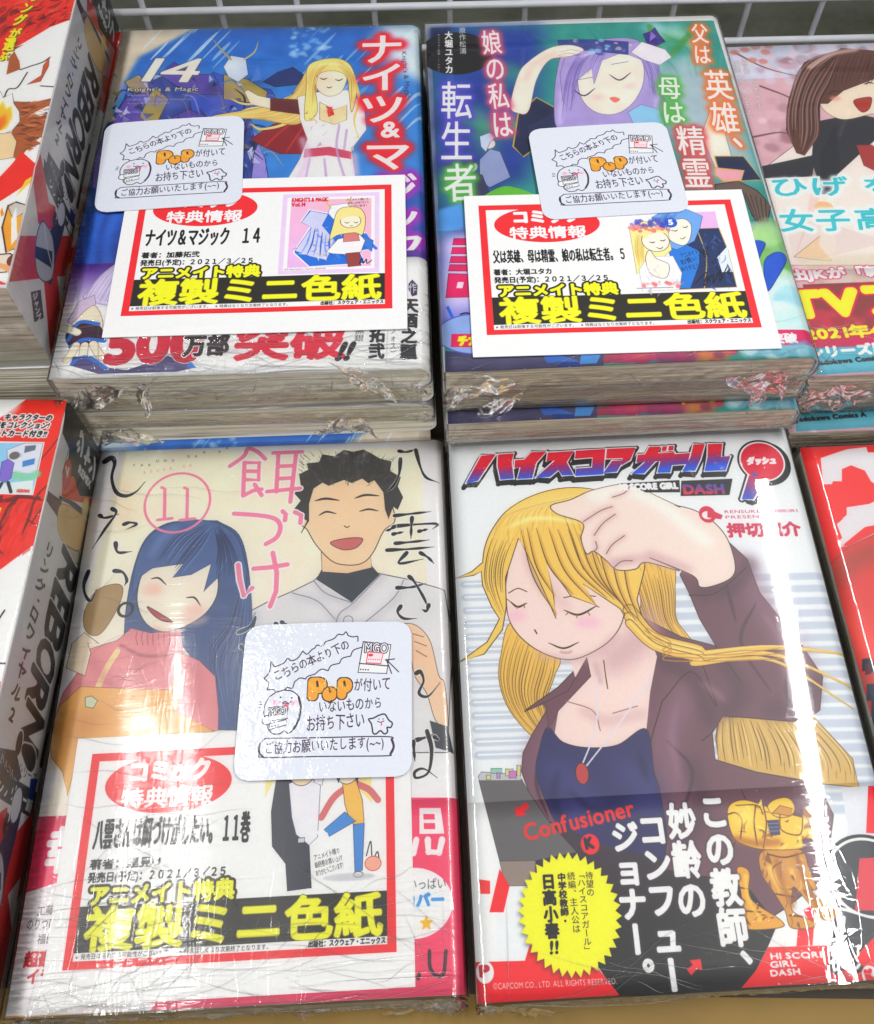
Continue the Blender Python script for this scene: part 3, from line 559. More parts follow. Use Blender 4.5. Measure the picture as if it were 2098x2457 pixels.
# ---- lavender-haired girl comic (back right)
def print_hero():
    p = Print(BW, BH, 70, (232, 232, 234), CB)
    bx = R2([(62, 95), (1140, 80)]); lo = R5([(175, 220), (180, 1420)])
    p.poly(cat(R2([(60, 96), (600, 88), (1142, 80), (1340, 700)]), R6([(1330, 1300), (1340, 1360)]), R5([(210, 1480)])), (52, 154, 146))
    p.poly(cat(R2([(60, 96), (500, 90), (480, 300), (440, 700), (100, 700)]), R5([(340, 500), (150, 500)])), (36, 70, 160), blur=.4)
    p.poly(R2([(60, 96), (150, 96), (60, 200)]), (24, 34, 90), blur=.1)
    p.blobs(60, R2([(100, 280), (420, 720)]), .5, [(40, 60, 150), (30, 110, 180), (90, 190, 110), (60, 40, 130), (120, 90, 190)], .6, .25, 4)
    p.blobs(30, R2([(860, 100), (1120, 280)]), .35, [(226, 236, 240), (70, 160, 80), (190, 220, 230)], .7, .2, 9)
    p.line(R2([(900, 100), (960, 220), (1080, 100)]), .3, (70, 150, 70), .8, blur=.05)
    p.poly(R2([(875, 130), (905, 120), (920, 105), (935, 130), (960, 160), (925, 178), (890, 165)]), (70, 52, 140), edge=(40, 30, 90)); p.poly(R2([(905, 120), (925, 140), (900, 160)]), (150, 120, 210))
    p.poly(R2([(930, 240), (1060, 220), (1240, 380), (1330, 680), (1150, 700), (950, 500)]), (170, 190, 200), blur=.4)
    sk, ln, hr, hd = (250, 226, 214), (110, 80, 120), (176, 160, 214), (130, 112, 184)
    for k in range(26): p.line(R2([(420+k*24, 100+(k % 5)*14), (520+k*24, 180+(k % 7)*12), (600+k*22, 300)]), .12, [(60, 170, 150), (20, 100, 110), (90, 190, 160)][k % 3], .25, taper=2, blur=.04)
    # raised arm and dark robe
    p.poly(R2([(380, 560), (400, 430), (470, 370), (560, 420), (560, 500), (420, 600)]), (34, 44, 84), edge=(206, 170, 60), ew=.06)
    p.poly(R2([(1140, 400), (1180, 480), (1220, 620), (1160, 660), (1100, 520)]), sk, edge=ln); p.poly(R2([(1150, 600), (1260, 600), (1330, 690), (1180, 700)]), (34, 44, 84), edge=(206, 170, 60), ew=.05)
    p.poly(R2([(440, 480), (560, 420), (900, 420), (960, 480), (960, 560), (440, 560)]), (44, 54, 96))
    A, B = R2([(560, 210), (540, 330), (540, 460), (560, 500)]), R2([(900, 180), (940, 300), (960, 400), (940, 480)])
    p.poly(cat(spline(R2([(560, 220), (620, 175), (720, 150), (840, 150), (920, 200)]), False, 5), spline(B, False, 5), spline(A[::-1], False, 5)), hr, edge=ln); p.strands(R2([(880, 300), (930, 380), (900, 470)]), R2([(930, 220), (955, 330), (955, 480)]), 10, .05, hd); p.line(R2([(600, 250), (570, 340), (560, 470)]), .2, (206, 196, 236), .7, blur=.05); p.line(R2([(915, 250), (935, 340), (925, 450)]), .18, (206, 196, 236), .7, blur=.05)
    p.poly(R2([(640, 230), (630, 330), (660, 400), (720, 435), (790, 430), (850, 380), (880, 300), (860, 220), (740, 200)]), sk, sm=True, edge=ln)
    p.poly(R2([(580, 210), (700, 170), (860, 160), (930, 230), (940, 330), (900, 300), (870, 230), (800, 200), (720, 230), (690, 320), (680, 260), (620, 310), (600, 420), (570, 380), (560, 280)]), hr, edge=ln); p.line(R2([(640, 215), (720, 190), (820, 185)]), .12, (216, 206, 240), .8, blur=.03)
    p.strands(R2([(620, 210), (580, 300), (560, 460)]), R2([(700, 190), (640, 260), (610, 420)]), 10, .04, hd); p.strands(R2([(860, 170), (930, 250), (950, 440)]), R2([(820, 190), (880, 250), (900, 330)]), 8, .04, hd)
    p.strands(R2([(720, 170), (680, 220), (650, 290)]), R2([(800, 165), (740, 200), (700, 290)]), 6, .04, hd)
    p.poly(R2([(870, 160), (960, 190), (985, 220), (940, 250), (880, 230), (830, 200)]), (226, 222, 240), edge=ln)
    p.poly(R2([(550, 150), (680, 150), (820, 160), (820, 210), (740, 200), (640, 190), (556, 176)]), (70, 80, 150), edge=(40, 44, 100)); p.blobs(26, R2([(560, 150), (830, 205)]), .1, [(150, 200, 230), (60, 70, 150), (110, 110, 190), (230, 200, 190)], .9, .01, 12)
    p.poly(R2([(370, 400), (400, 280), (440, 230), (520, 180), (600, 170), (650, 190), (590, 215), (520, 225), (470, 300), (440, 420), (400, 430)]), sk, sm=True, edge=(190, 120, 120)); 
    for q in ([(640, 195), (600, 188), (560, 196)], [(620, 206), (585, 200), (550, 212)], [(600, 214), (570, 212), (545, 222)]): p.line(R2(q), .02, (170, 110, 110))
    p.line(R2([(430, 300), (460, 240), (540, 200)]), .25, (240, 190, 180), .6, blur=.1)
    p.ell(R2([(700, 370)])[0], .3, .18, (246, 190, 190), .6, blur=.1); p.ell(R2([(830, 330)])[0], .3, .18, (246, 190, 190), .6, blur=.1)
    for c in ((655, 350), (790, 292)):
        p.line(R2([(c[0]-42, c[1]-8), (c[0]-2, c[1]+14), (c[0]+40, c[1]-14)]), .07, (70, 50, 90), taper=2); p.line(R2([(c[0]-34, c[1]-46), (c[0]+30, c[1]-56)]), .03, (110, 90, 150)); continue
        p.ell(R2([c])[0], .36, .33, (250, 250, 252), rot=-20, edge=(70, 50, 90)); p.ell(R2([c])[0], .26, .28, (84, 104, 186)); p.ell(R2([(c[0]-6, c[1]-8)])[0], .08, .08, (240, 240, 255)); p.line(R2([(c[0]-45, c[1]+4), (c[0]-5, c[1]-28), (c[0]+40, c[1]-10)]), .07, (70, 50, 90))
    p.poly(R2([(750, 375), (770, 370), (790, 380), (770, 392)]), (226, 120, 110), sm=True)
    p.poly(R2([(820, 430), (870, 400), (940, 420), (960, 480), (850, 490)]), (150, 200, 230), edge=ln)
    # two small figures
    for ox, hc, jc in ((0, (196, 206, 230), (150, 160, 200)), (-70, (54, 52, 74), (60, 60, 96))):
        oy = 0 if ox == 0 else 90
        p.poly(R2([(250+ox, 610+oy), (290+ox, 570+oy), (330+ox, 580+oy), (370+ox, 680+oy), (290+ox, 720+oy), (250+ox, 690+oy)]), jc, edge=(40, 40, 80)); p.ell(R2([(285+ox, 548+oy)])[0], .26, .28, (232, 206, 200)); p.poly(R2([(255+ox, 560+oy), (250+ox, 520+oy), (290+ox, 505+oy), (310+ox, 525+oy), (290+ox, 545+oy), (275+ox, 580+oy)]), hc, edge=(60, 60, 100))
    # black disc
    p.ell(R2([(160, 195)]), 1.55, 1.35, (26, 24, 28)); p.vt('原作松浦', R2([(183, 95)]), R2([(186, 200)]), .3, WH); p.vt('大堀ユタカ', R2([(130, 110)]), R2([(132, 275)]), .36, WH, bold=.015); p.vt('キャラクター原案:jimmy', R2([(92, 120)]), R2([(92, 265)]), .13, (210, 210, 214))
    gg = lambda c: [(.17, c, .1, .9), (.07, c, .04, .9)]
    W = (252, 250, 244)
    for t, a, b, w, c in (('父は', (1085, 90), (1105, 250), .75, (226, 120, 60)), ('英雄、', (1150, 265), (1225, 650), 1.15, (226, 120, 60)), ('母は', (970, 290), (1000, 480), .95, (90, 176, 80)), ('精霊、', (1050, 480), (1120, 860), 1.15, (200, 90, 90)),
                          ('娘の私は', (290, 105), (345, 530), .85, (206, 90, 130)), ('転生', (160, 300), (160, 620), 1.3, (90, 80, 190)), ('者', (170, 620), (180, 780), 1.3, (90, 176, 80))):
        p.vt(t, R2([a]), R2([b]), w, None, outl=gg(c)); p.vt(t, R2([a]), R2([b]), w, W, bold=.012)
    # lower left, barrel, fruit, blue shapes, magenta type
    p.blobs(70, cat(R5([(160, 480)]), R5([(420, 1100)])), .5, [(110, 90, 190), (150, 130, 210), (70, 130, 210), (190, 200, 240)], .6, .2, 14)
    p.poly(R5([(150, 300), (330, 250), (360, 420), (160, 490)]), (90, 160, 226), blur=.06)
    p.poly(R5([(500, 190), (640, 130), (800, 170), (860, 215), (520, 215)]), (110, 190, 60), sm=True)
    p.poly(R6([(640, 120), (800, 95), (930, 160), (1030, 260), (990, 460), (900, 340), (830, 170), (640, 200)]), (112, 92, 84), edge=(60, 46, 46), ew=.05)
    for k in range(5): p.line(R6([(850+k*35, 180+k*12), (900+k*25, 300+k*20), (920+k*22, 380+k*16)]), .04, (70, 54, 50))
    p.poly(R6([(640, 0), (840, 20), (820, 90), (700, 100), (640, 50)]), (240, 170, 180), edge=(206, 170, 60), ew=.05)
    p.poly(cat(R6([(840, 380), (1080, 400), (1320, 1300), (1100, 1280)])), (170, 206, 196), blur=.1)
    p.blobs(46, R6([(900, 420), (1200, 960)]), .5, [(120, 190, 90), (90, 140, 210), (170, 110, 190), (190, 220, 170), (100, 170, 170), (150, 200, 120)], .75, .06, 21)
    p.blobs(30, R6([(1040, 880), (1300, 1160)]), .6, [(226, 240, 240), (150, 206, 220), (200, 230, 236)], .8, .06, 22)
    for pts in ([(915, 530), (990, 540), (960, 620), (940, 660)], [(985, 680), (1050, 610), (1130, 610), (1140, 660), (1080, 780), (1005, 880)]): p.poly(R6(pts), (20, 96, 206), sm=True, edge=(20, 60, 140), ew=.03)
    p.poly(R5([(200, 480), (420, 480), (420, 1000), (200, 1000)]), (226, 210, 244), .8, blur=.25)
    M = (222, 22, 110)
    for i, (y0, y1) in enumerate(((510, 555), (575, 620), (640, 685), (700, 745))): p.poly(R5([(275-i*10, y0), (480, y0), (480, y1), (262-i*10, y1)]), M, edge=(130, 20, 80), ew=.03)
    p.poly(R5([(235, 765), (480, 770), (480, 930), (215, 940)]), M, edge=(130, 20, 80), ew=.03); p.poly(R5([(300, 825), (345, 825), (335, 870), (290, 870)]), (236, 220, 240))
    p.poly(R5([(215, 1010), (235, 1000), (285, 1110), (270, 1124)]), (20, 110, 214)); p.line(R5([(320, 1060), (360, 1050), (400, 1060)]), .06, BK)
    p.poly(R5([(210, 1330), (500, 1345), (1340, 1310), (1340, 1420), (500, 1480), (210, 1480)]), (72, 68, 110)); p.ell(R5([(430, 1200)]), 1.35, .85, (150, 176, 226), edge=(90, 100, 190), ew=.05); p.poly(R5([(255, 1205), (520, 1200), (520, 1300), (250, 1300)]), (222, 30, 100)); p.ht('チカ', R5([(300, 1290)]), R5([(450, 1285)]), .42, YEL, bold=.04)
    for a, c in (([(900, 1350), (1000, 1340), (1180, 1400), (940, 1410)], (40, 110, 200)), ([(1180, 1350), (1320, 1345), (1290, 1410), (1170, 1415)], (70, 150, 220)), ([(1340, 1350), (1500, 1320), (1620, 1330), (1640, 1400), (1340, 1410)], (170, 50, 90)), ([(1000, 1400), (1160, 1400), (1180, 1440), (1020, 1450)], (30, 60, 140))): p.poly(R5(a), c)
    p.poly(R6([(0, 1330), (500, 1310), (820, 1290), (800, 1340), (0, 1400)]), (206, 56, 96)); p.blobs(20, R6([(0, 1330), (800, 1370)]), .3, [(226, 150, 60), (190, 40, 110), (120, 40, 100)], .7, .05, 5); p.poly(R6([(495, 1300), (530, 1298), (520, 1325), (500, 1328)]), YEL); p.ell(R6([(720, 1295)]), .15, .1, YEL)
    p.poly(R6([(1060, 1158), (1330, 1155), (1360, 1265), (1090, 1272)]), (214, 22, 100)); p.ht('突破', R6([(1040, 1255)]), R6([(1230, 1248)]), .4, WH, bold=.03)
    p.poly(R6([(830, 1300), (1360, 1270), (1380, 1340), (900, 1350)]), (150, 200, 214)); p.blobs(24, R6([(860, 1280), (1340, 1330)]), .25, [(226, 240, 244), (110, 180, 200)], .7, .04, 6)
    p.speckle(3, .01, 4)
    return p

# ---- round-numbered food comic (front left)
def print_feeding():
    p = Print(BW, BH, 70, (226, 224, 226), CD)
    p.poly(cat(Q1([(900, 400), (1600, 380)]), Q2([(1380, 80), (1420, 900), (1500, 1900)]), Q5([(200, 900), (560, 0)]), Q1([(560, 1400), (830, 400)])), G((236, 226, 204), (226, 220, 208), Q2([(600, 300)]), Q2([(600, 1800)])))
    p.poly(Q1([(780, 560), (900, 580), (880, 900), (760, 900)]), (222, 206, 176), .8, blur=.3)
    ln = (64, 56, 60); sk = (238, 196, 160)
    # man in a cream shirt over a black collar
    p.poly(Q2([(250, 1160), (380, 1090), (540, 1020), (680, 950), (730, 900), (1040, 880), (1120, 900), (1280, 930), (1540, 1000), (1590, 1300), (1560, 2072), (200, 2072), (190, 1500)]), (216, 214, 216), edge=ln, ew=.03)
    for a in ([(540, 1030), (700, 1080), (820, 1200)], [(1270, 940), (1200, 1060), (1000, 1230)], [(820, 1240), (850, 1160), (940, 1090), (1120, 905)], [(680, 950), (760, 1030), (930, 1090)], [(300, 1160), (240, 1300), (220, 1500)]): p.line(Q2(a), .035, (110, 104, 112)); p.line(Q2(a)+(4, 4), .3, (190, 188, 196), .5, blur=.1)
    p.ell(Q2([(905, 1205)])[0], .16, .16, (206, 204, 208), edge=(120, 116, 120))
    p.poly(Q2([(700, 940), (730, 880), (1060, 850), (1110, 905), (930, 1085)]), (66, 72, 80), sm=False, edge=ln)
    p.poly(Q2([(730, 760), (1050, 760), (1060, 860), (900, 900), (735, 890)]), sk, edge=ln)
    p.poly(Q2([(640, 330), (600, 560), (640, 620), (700, 720), (800, 820), (900, 845), (1000, 830), (1070, 760), (1140, 620), (1210, 560), (1200, 470), (1140, 300), (900, 220)]), (240, 202, 168), sm=True, edge=ln, ew=.03)
    spk = [(600, 640), (640, 560), (545, 500), (600, 430), (555, 380), (600, 330), (590, 260), (650, 230), (640, 190), (720, 180), (740, 130), (820, 140), (880, 100), (940, 110), (1010, 95), (1060, 120), (1110, 150), (1190, 170), (1180, 230), (1250, 270), (1230, 330), (1265, 400), (1230, 480), (1200, 460), (1170, 540), (1150, 480), (1140, 370), (1080, 290), (1040, 310), (1000, 280), (930, 310), (880, 290), (780, 330), (740, 310), (680, 350), (650, 450), (650, 560)]
    p.poly(Q2(spk), (64, 62, 62), edge=(40, 40, 42))
    r = random.Random(2)
    for k in range(90):
        x, y = r.uniform(600, 1200), r.uniform(130, 330); a = math.atan2(y-420, x-900)
        p.line(Q2([(x, y), (x+45*math.cos(a), y+45*math.sin(a))]), .035, (98, 96, 96), .6, taper=1)
    face(p, [Q2([(715, 525), (765, 500), (830, 512)]), Q2([(980, 495), (1040, 480), (1105, 490)])], Q2([(790, 700), (900, 670), (1000, 672), (960, 730), (870, 745)]), ln, .07, (196, 110, 110))
    p.line(Q2([(690, 430), (760, 415), (850, 425)]), .09, ln, taper=2); p.line(Q2([(950, 410), (1020, 388), (1110, 392)]), .09, ln, taper=2); p.line(Q2([(880, 590), (900, 600), (915, 590)]), .03, ln)
    p.poly(Q2([(1240, 1240), (1340, 1230), (1440, 1330), (1500, 1560), (1540, 1620), (1560, 1900), (1480, 1860), (1420, 1680), (1340, 1560), (1300, 1350)]), (236, 196, 166), sm=True, edge=ln)
    for a in ([(1330, 1290), (1400, 1310)], [(1340, 1340), (1420, 1370)], [(1350, 1400), (1420, 1440)]): p.line(Q2(a), .03, (150, 100, 80))
    p.poly(Q2([(1440, 1860), (1560, 1900), (1600, 2072), (1480, 2040)]), (66, 70, 78))
    # woman with long dark blue hair
    hA = Q1([(1300, 840), (1100, 860), (960, 960), (880, 1150), (830, 1400), (810, 1640)]); hB = Q1([(1420, 840), (1560, 930), (1620, 1150), (1640, 1500), (1620, 1800), (1540, 2200)])
    p.poly(cat(spline(hA, False, 5), Q1([(900, 1700), (1150, 1600), (1300, 1800), (1420, 2200)]), spline(hB[::-1], False, 5)), (70, 92, 138), sm=False, edge=(36, 44, 74))
    p.strands(Q1([(1500, 930), (1560, 1200), (1480, 1500), (1350, 1700), (1450, 2150)]), Q1([(1560, 930), (1630, 1250), (1640, 1600), (1610, 1900), (1560, 2150)]), 14, .05, (40, 52, 88)); p.strands(Q1([(1500, 930), (1560, 1200), (1480, 1500), (1350, 1700), (1450, 2150)]), Q1([(1560, 930), (1630, 1250), (1640, 1600), (1610, 1900), (1560, 2150)]), 7, .06, (96, 122, 170), .7)
    p.poly(Q1([(940, 1180), (900, 1330), (920, 1450), (980, 1530), (1080, 1560), (1220, 1520), (1350, 1430), (1420, 1300), (1400, 1150), (1250, 1020), (1050, 1080)]), (244, 220, 204), sm=True, edge=ln, ew=.03)
    p.poly(cat(spline(Q1([(870, 1260), (900, 1100), (970, 960), (1100, 870), (1280, 836), (1430, 860), (1550, 950), (1610, 1150)]), False, 6), Q1([(1600, 1330), (1560, 1200), (1500, 1080), (1430, 1200), (1330, 1300), (1380, 1120), (1250, 1190), (1130, 1210), (1200, 1120), (1000, 1150), (930, 1200), (880, 1330)])), (78, 102, 150), edge=(40, 52, 90))
    p.strands(Q1([(1330, 860), (1150, 930), (1000, 1130)]), Q1([(1400, 880), (1330, 1020), (1200, 1180)]), 14, .045, (40, 52, 88)); p.strands(Q1([(1330, 860), (1150, 930), (1000, 1130)]), Q1([(1400, 880), (1330, 1020), (1200, 1180)]), 8, .06, (112, 140, 190), .7)
    p.strands(Q1([(1430, 870), (1520, 1000), (1590, 1200)]), Q1([(1400, 890), (1420, 1050), (1360, 1230)]), 12, .045, (44, 58, 96))
    face(p, [Q1([(990, 1220), (1040, 1215), (1090, 1260)]), Q1([(1215, 1340), (1270, 1340), (1310, 1395)])], Q1([(970, 1400), (1000, 1450), (1060, 1490), (1125, 1495)]), ln, .06)
    p.ell(Q1([(1000, 1290)])[0], .35, .22, (242, 176, 166), .6, blur=.1); p.ell(Q1([(1270, 1420)])[0], .35, .22, (242, 176, 166), .6, blur=.1)
    p.line(Q1([(1150, 900), (1060, 960), (1000, 1060)]), .3, (120, 150, 200), .5, blur=.1); p.line(Q1([(1600, 1300), (1610, 1600), (1570, 1900)]), .25, (110, 140, 190), .5, blur=.1)
    p.line(Q1([(1180, 1440), (1260, 1500), (1340, 1480)]), .2, (226, 190, 176), .6, blur=.08); p.line(Q1([(1010, 1535), (1100, 1560), (1200, 1545)]), .12, (216, 176, 162), .7, blur=.05)
    # pink sweater and ochre apron
    p.poly(cat(Q1([(770, 1620), (860, 1540), (980, 1570), (1180, 1560), (1190, 1700), (1300, 1750), (1400, 1850), (1420, 2072)]), Q5([(1420, 130), (500, 180), (330, 150)]), Q1([(420, 1960), (520, 1820), (580, 1680)])), (216, 138, 144), edge=(130, 70, 80))
    for k in range(9): p.line(Q1([(900+k*34, 1560+k*3), (890+k*36, 1600+k*3), (900+k*34, 1650)]), .03, (176, 100, 110))
    p.line(Q1([(790, 1650), (950, 1720), (1200, 1700)]), .1, (176, 100, 110), blur=.03)
    p.line(Q1([(770, 1690), (700, 1800), (640, 1930)]), .2, (226, 206, 150), 1.0)
    p.line(Q1([(1160, 1720), (1150, 1900), (1130, 2072)]), .2, (226, 206, 170))
    for a in ([(600, 1750), (680, 1850), (760, 1950)], [(900, 1750), (880, 1850), (930, 1950)], [(1250, 1780), (1300, 1900), (1290, 2040)]): p.line(Q1(a), .3, (190, 108, 118), .5, blur=.12)
    p.poly(cat(Q1([(530, 1920), (800, 1930), (1120, 1940), (1130, 2072)]), Q5([(1400, 140), (520, 200), (500, 330), (440, 560), (410, 400), (340, 310), (330, 150)]), Q1([(400, 2040)])), (222, 170, 96), edge=(130, 90, 50))
    p.poly(Q5([(340, 0), (700, 0), (640, 180), (480, 200), (420, 400), (330, 280)]), (200, 140, 70), .7, blur=.2)
    p.poly(Q1([(560, 1990), (600, 1980), (640, 2010), (610, 2060), (560, 2050)]), (196, 206, 176), edge=ln)
    p.poly(Q1([(480, 1640), (560, 1570), (650, 1640), (580, 1640), (600, 1700), (560, 1850), (440, 1800)]), (238, 214, 190), edge=ln)
    p.poly(Q1([(570, 1560), (560, 1440), (640, 1300), (760, 1255), (810, 1290), (770, 1420), (660, 1580)]), (168, 140, 96), sm=True, edge=(90, 70, 50))
    # hand-drawn titles
    K = (36, 34, 40)
    def br(fr, pts, w, c=K, t=1): p.line(fr(pts), w+.07, (240, 238, 236), .7, taper=t); p.line(fr(pts), w, c, taper=t)
    br(Q1, [(700, 470), (745, 445), (765, 480), (745, 570), (770, 660), (830, 688), (900, 660), (958, 595)], .22, t=3)
    for a in ([(665, 815), (700, 830), (790, 805)], [(745, 770), (770, 800), (700, 900), (615, 1030)], [(820, 870), (860, 858), (900, 870), (830, 905)], [(765, 990), (780, 1050), (870, 1045)], [(590, 1175), (560, 1260), (570, 1330), (605, 1365), (640, 1290)], [(755, 1170), (810, 1180), (835, 1230), (820, 1265)]): br(Q1, a, .16, t=3)
    p.ell(Q1([(825, 1420)]), .24, .24, None, edge=K, ew=.09)
    for a in ([(1240, 100), (1290, 105), (1355, 85)], [(1350, 90), (1380, 200), (1420, 270), (1505, 300)], [(1250, 150), (1240, 250), (1200, 330), (1135, 380)],
              [(1210, 520), (1330, 505), (1450, 490)], [(1200, 590), (1350, 575), (1490, 570), (1460, 605)], [(1210, 590), (1180, 610), (1150, 620)], [(1325, 530), (1320, 600), (1318, 670)], [(1200, 640), (1270, 625)], [(1370, 620), (1430, 605)], [(1215, 700), (1320, 690), (1440, 675)], [(1160, 745), (1320, 735), (1470, 720)], [(1290, 760), (1240, 830), (1400, 800)], [(1380, 760), (1430, 790), (1470, 830)],
              [(1225, 990), (1320, 985), (1415, 960)], [(1305, 915), (1340, 950), (1400, 1050), (1435, 1130)], [(1435, 1100), (1420, 1140), (1390, 1130)], [(1250, 1110), (1230, 1150), (1270, 1190), (1355, 1190)],
              [(1350, 1550), (1380, 1540), (1400, 1600), (1370, 1680), (1430, 1700), (1510, 1610)], [(1350, 1990), (1420, 1970), (1500, 1950)]): br(Q2, a, .15, t=3)
    for a in ([(1420, 130), (1450, 250), (1430, 400), (1350, 440), (1340, 400), (1400, 380), (1490, 440)], [(1330, 200), (1340, 330)], [(1470, 170), (1500, 190)]): br(Q6, a, .14, t=3)
    for a in ([(190, 1290), (260, 1255), (300, 1190), (250, 1330), (140, 1425)], [(205, 1380), (240, 1430)], [(430, 1230), (470, 1250)], [(470, 1220), (515, 1245)]): br(Q2, a, .15, (64, 78, 96), t=3)
    PK = (244, 130, 160); ol = [(.05, (250, 238, 240))]
    for st, w in ((([(140, 215), (230, 150), (260, 100), (320, 120), (370, 165)], [(235, 190), (330, 190), (325, 300), (235, 300)], [(235, 190), (225, 400)], [(225, 405), (290, 370), (345, 360)], [(230, 245), (320, 245)], [(300, 330), (345, 400)],
                    [(420, 125), (610, 115)], [(455, 125), (440, 375)], [(570, 120), (530, 440)], [(460, 210), (550, 205)], [(455, 290), (545, 285)], [(380, 375), (595, 350)]), .16),
                  (([(165, 520), (330, 530), (430, 550), (465, 600), (440, 670), (370, 715)], [(480, 500), (500, 520), (495, 560)], [(560, 505), (600, 525), (595, 575)]), .17),
                  (([(190, 850), (200, 950), (225, 1050), (280, 1000)], [(290, 875), (400, 865), (510, 845)], [(415, 770), (440, 900), (435, 1020), (395, 1120)]), .17)):
        for o, c in ((.1, (250, 240, 240)), (0, PK)):
            for a in st: p.line(Q2(a), w+o, c, sm=len(a) > 4)
    p.ell(Q1([(1165, 725)]), 1.17, 1.2, None, edge=PK, ew=.09)
    for x in (1085, 1230): p.line(Q1([(x-20, 630), (x, 640), (x-5, 830)]), .12, PK, sm=False); p.line(Q1([(x-50, 840), (x+45, 828)]), .11, PK)
    for i, ch in enumerate('YAKUMO SAN WA'):
        x = 880+i*50; y = 500-i*10+(i % 3)*8
        if ch != ' ': p.ht(ch, Q1([(x, y)]), Q1([(x+18, y-3)]), .11, (90, 84, 80))
    for i, ch in enumerate('EDUKE GA'):
        if ch != ' ': p.ht(ch, Q1([(950+i*42, 545-i*7)]), Q1([(966+i*42, 540-i*7)]), .11, (232, 130, 120))
    # pink paper band
    bd = (232, 70, 110)
    p.poly(cat(Q5([(200, 700), (430, 690), (1200, 640)]), Q6([(1330, 570), (1640, 570), (1700, 1890), (300, 1960), (-400, 2010)]), Q5([(20, 2020), (150, 1200)])), bd)
    p.poly(cat(Q5([(150, 1200), (430, 1110), (430, 1900), (1000, 1930), (960, 1985), (20, 2010)])), (232, 226, 228)); p.poly(Q5([(15, 2010), (1160, 1975), (1160, 1990), (15, 2030)]), (214, 150, 60))
    p.ht('幸せ', Q5([(280, 1060)]), Q5([(620, 1040)]), 1.2, (240, 238, 240), bold=.06)
    p.ht('工藤', Q5([(230, 1350)]), Q5([(345, 1340)]), .26, (90, 84, 88)); p.ht('のりつけ', Q5([(160, 1440)]), Q5([(350, 1432)]), .28, (90, 84, 88)); p.ht('福田', Q5([(230, 1535)]), Q5([(345, 1528)]), .26, (90, 84, 88)); p.ht('超豪華', Q5([(140, 1685)]), Q5([(420, 1672)]), .38, (196, 40, 50), bold=.02); p.ht('イラスト', Q5([(155, 1800)]), Q5([(480, 1785)]), .38, (196, 40, 50), bold=.02)
    p.poly(Q6([(1370, 640), (1510, 640), (1535, 810), (1370, 812)]), WH); p.poly(Q6([(1395, 680), (1470, 680), (1475, 780), (1400, 780)]), bd); p.line(Q6([(1395, 728), (1475, 728)]), .1, WH, sm=False); p.line(Q6([(1425, 850), (1430, 930), (1500, 935), (1520, 850)]), .2, WH, sm=False); p.line(Q6([(1330, 940), (1350, 850)]), .18, WH, sm=False)
    p.ell(Q6([(1330, 1270)]), 1.15, .95, (236, 234, 238)); p.ht('いっぱい', Q6([(1290, 1185)]), Q6([(1550, 1175)]), .3, (90, 84, 88)); p.ht('カバー', Q6([(1250, 1300)]), Q6([(1540, 1290)]), .36, (70, 150, 214), bold=.03)
    c = p.m(Q6([(1415, 1405)]))[0]; p.poly([(c[0]+(.22 if i % 2 == 0 else .1)*p.k*math.sin(i*math.pi/5), c[1]-(.22 if i % 2 == 0 else .1)*p.k*math.cos(i*math.pi/5)) for i in range(10)], (236, 176, 40), raw=True)
    p.line(Q6([(1435, 1590), (1440, 1700), (1480, 1755), (1530, 1740), (1545, 1590)]), .1, (70, 50, 60)); p.line(Q6([(1370, 1740), (1360, 1775)]), .1, (70, 50, 60))
    p.speckle(4, .006, 9)
    return p
def quad(x, y, rot, z, w=BW, h=BH):      # corners of a lying cover, pose of its top left corner (camera frame, cm)
    c, s = math.cos(rot), math.sin(rot)
    return [project((x+u*w*c+v*h*s, y+u*w*s-v*h*c, z)) for u, v in ((0, 0), (1, 0), (1, 1), (0, 1))]
def wall(x, y, rot, z, t, h=BH):
    s, c = math.sin(rot), math.cos(rot)
    return [project((x+v*h*s, y-v*h*c, z-t*u)) for u, v in ((0, 0), (1, 0), (1, 1), (0, 1))]
FP, EP = (-13.286, 17.70, .02284, -27.284, 4.071), (-15.419, 37.385, .06208, -23.286, 4.122)
def left_of(P): return (P[0]-BW*math.cos(P[2]), P[1]-BW*math.sin(P[2]), P[2], P[3])
GP, HP = (11.45, 37.85, math.radians(3.3), -28.25), (12.54, 18.03, math.radians(3.6), -30.45)
def use(p, corners): p.M = homography(corners, [(0, 0), (p.W, 0), (p.W, p.H), (0, p.H)])

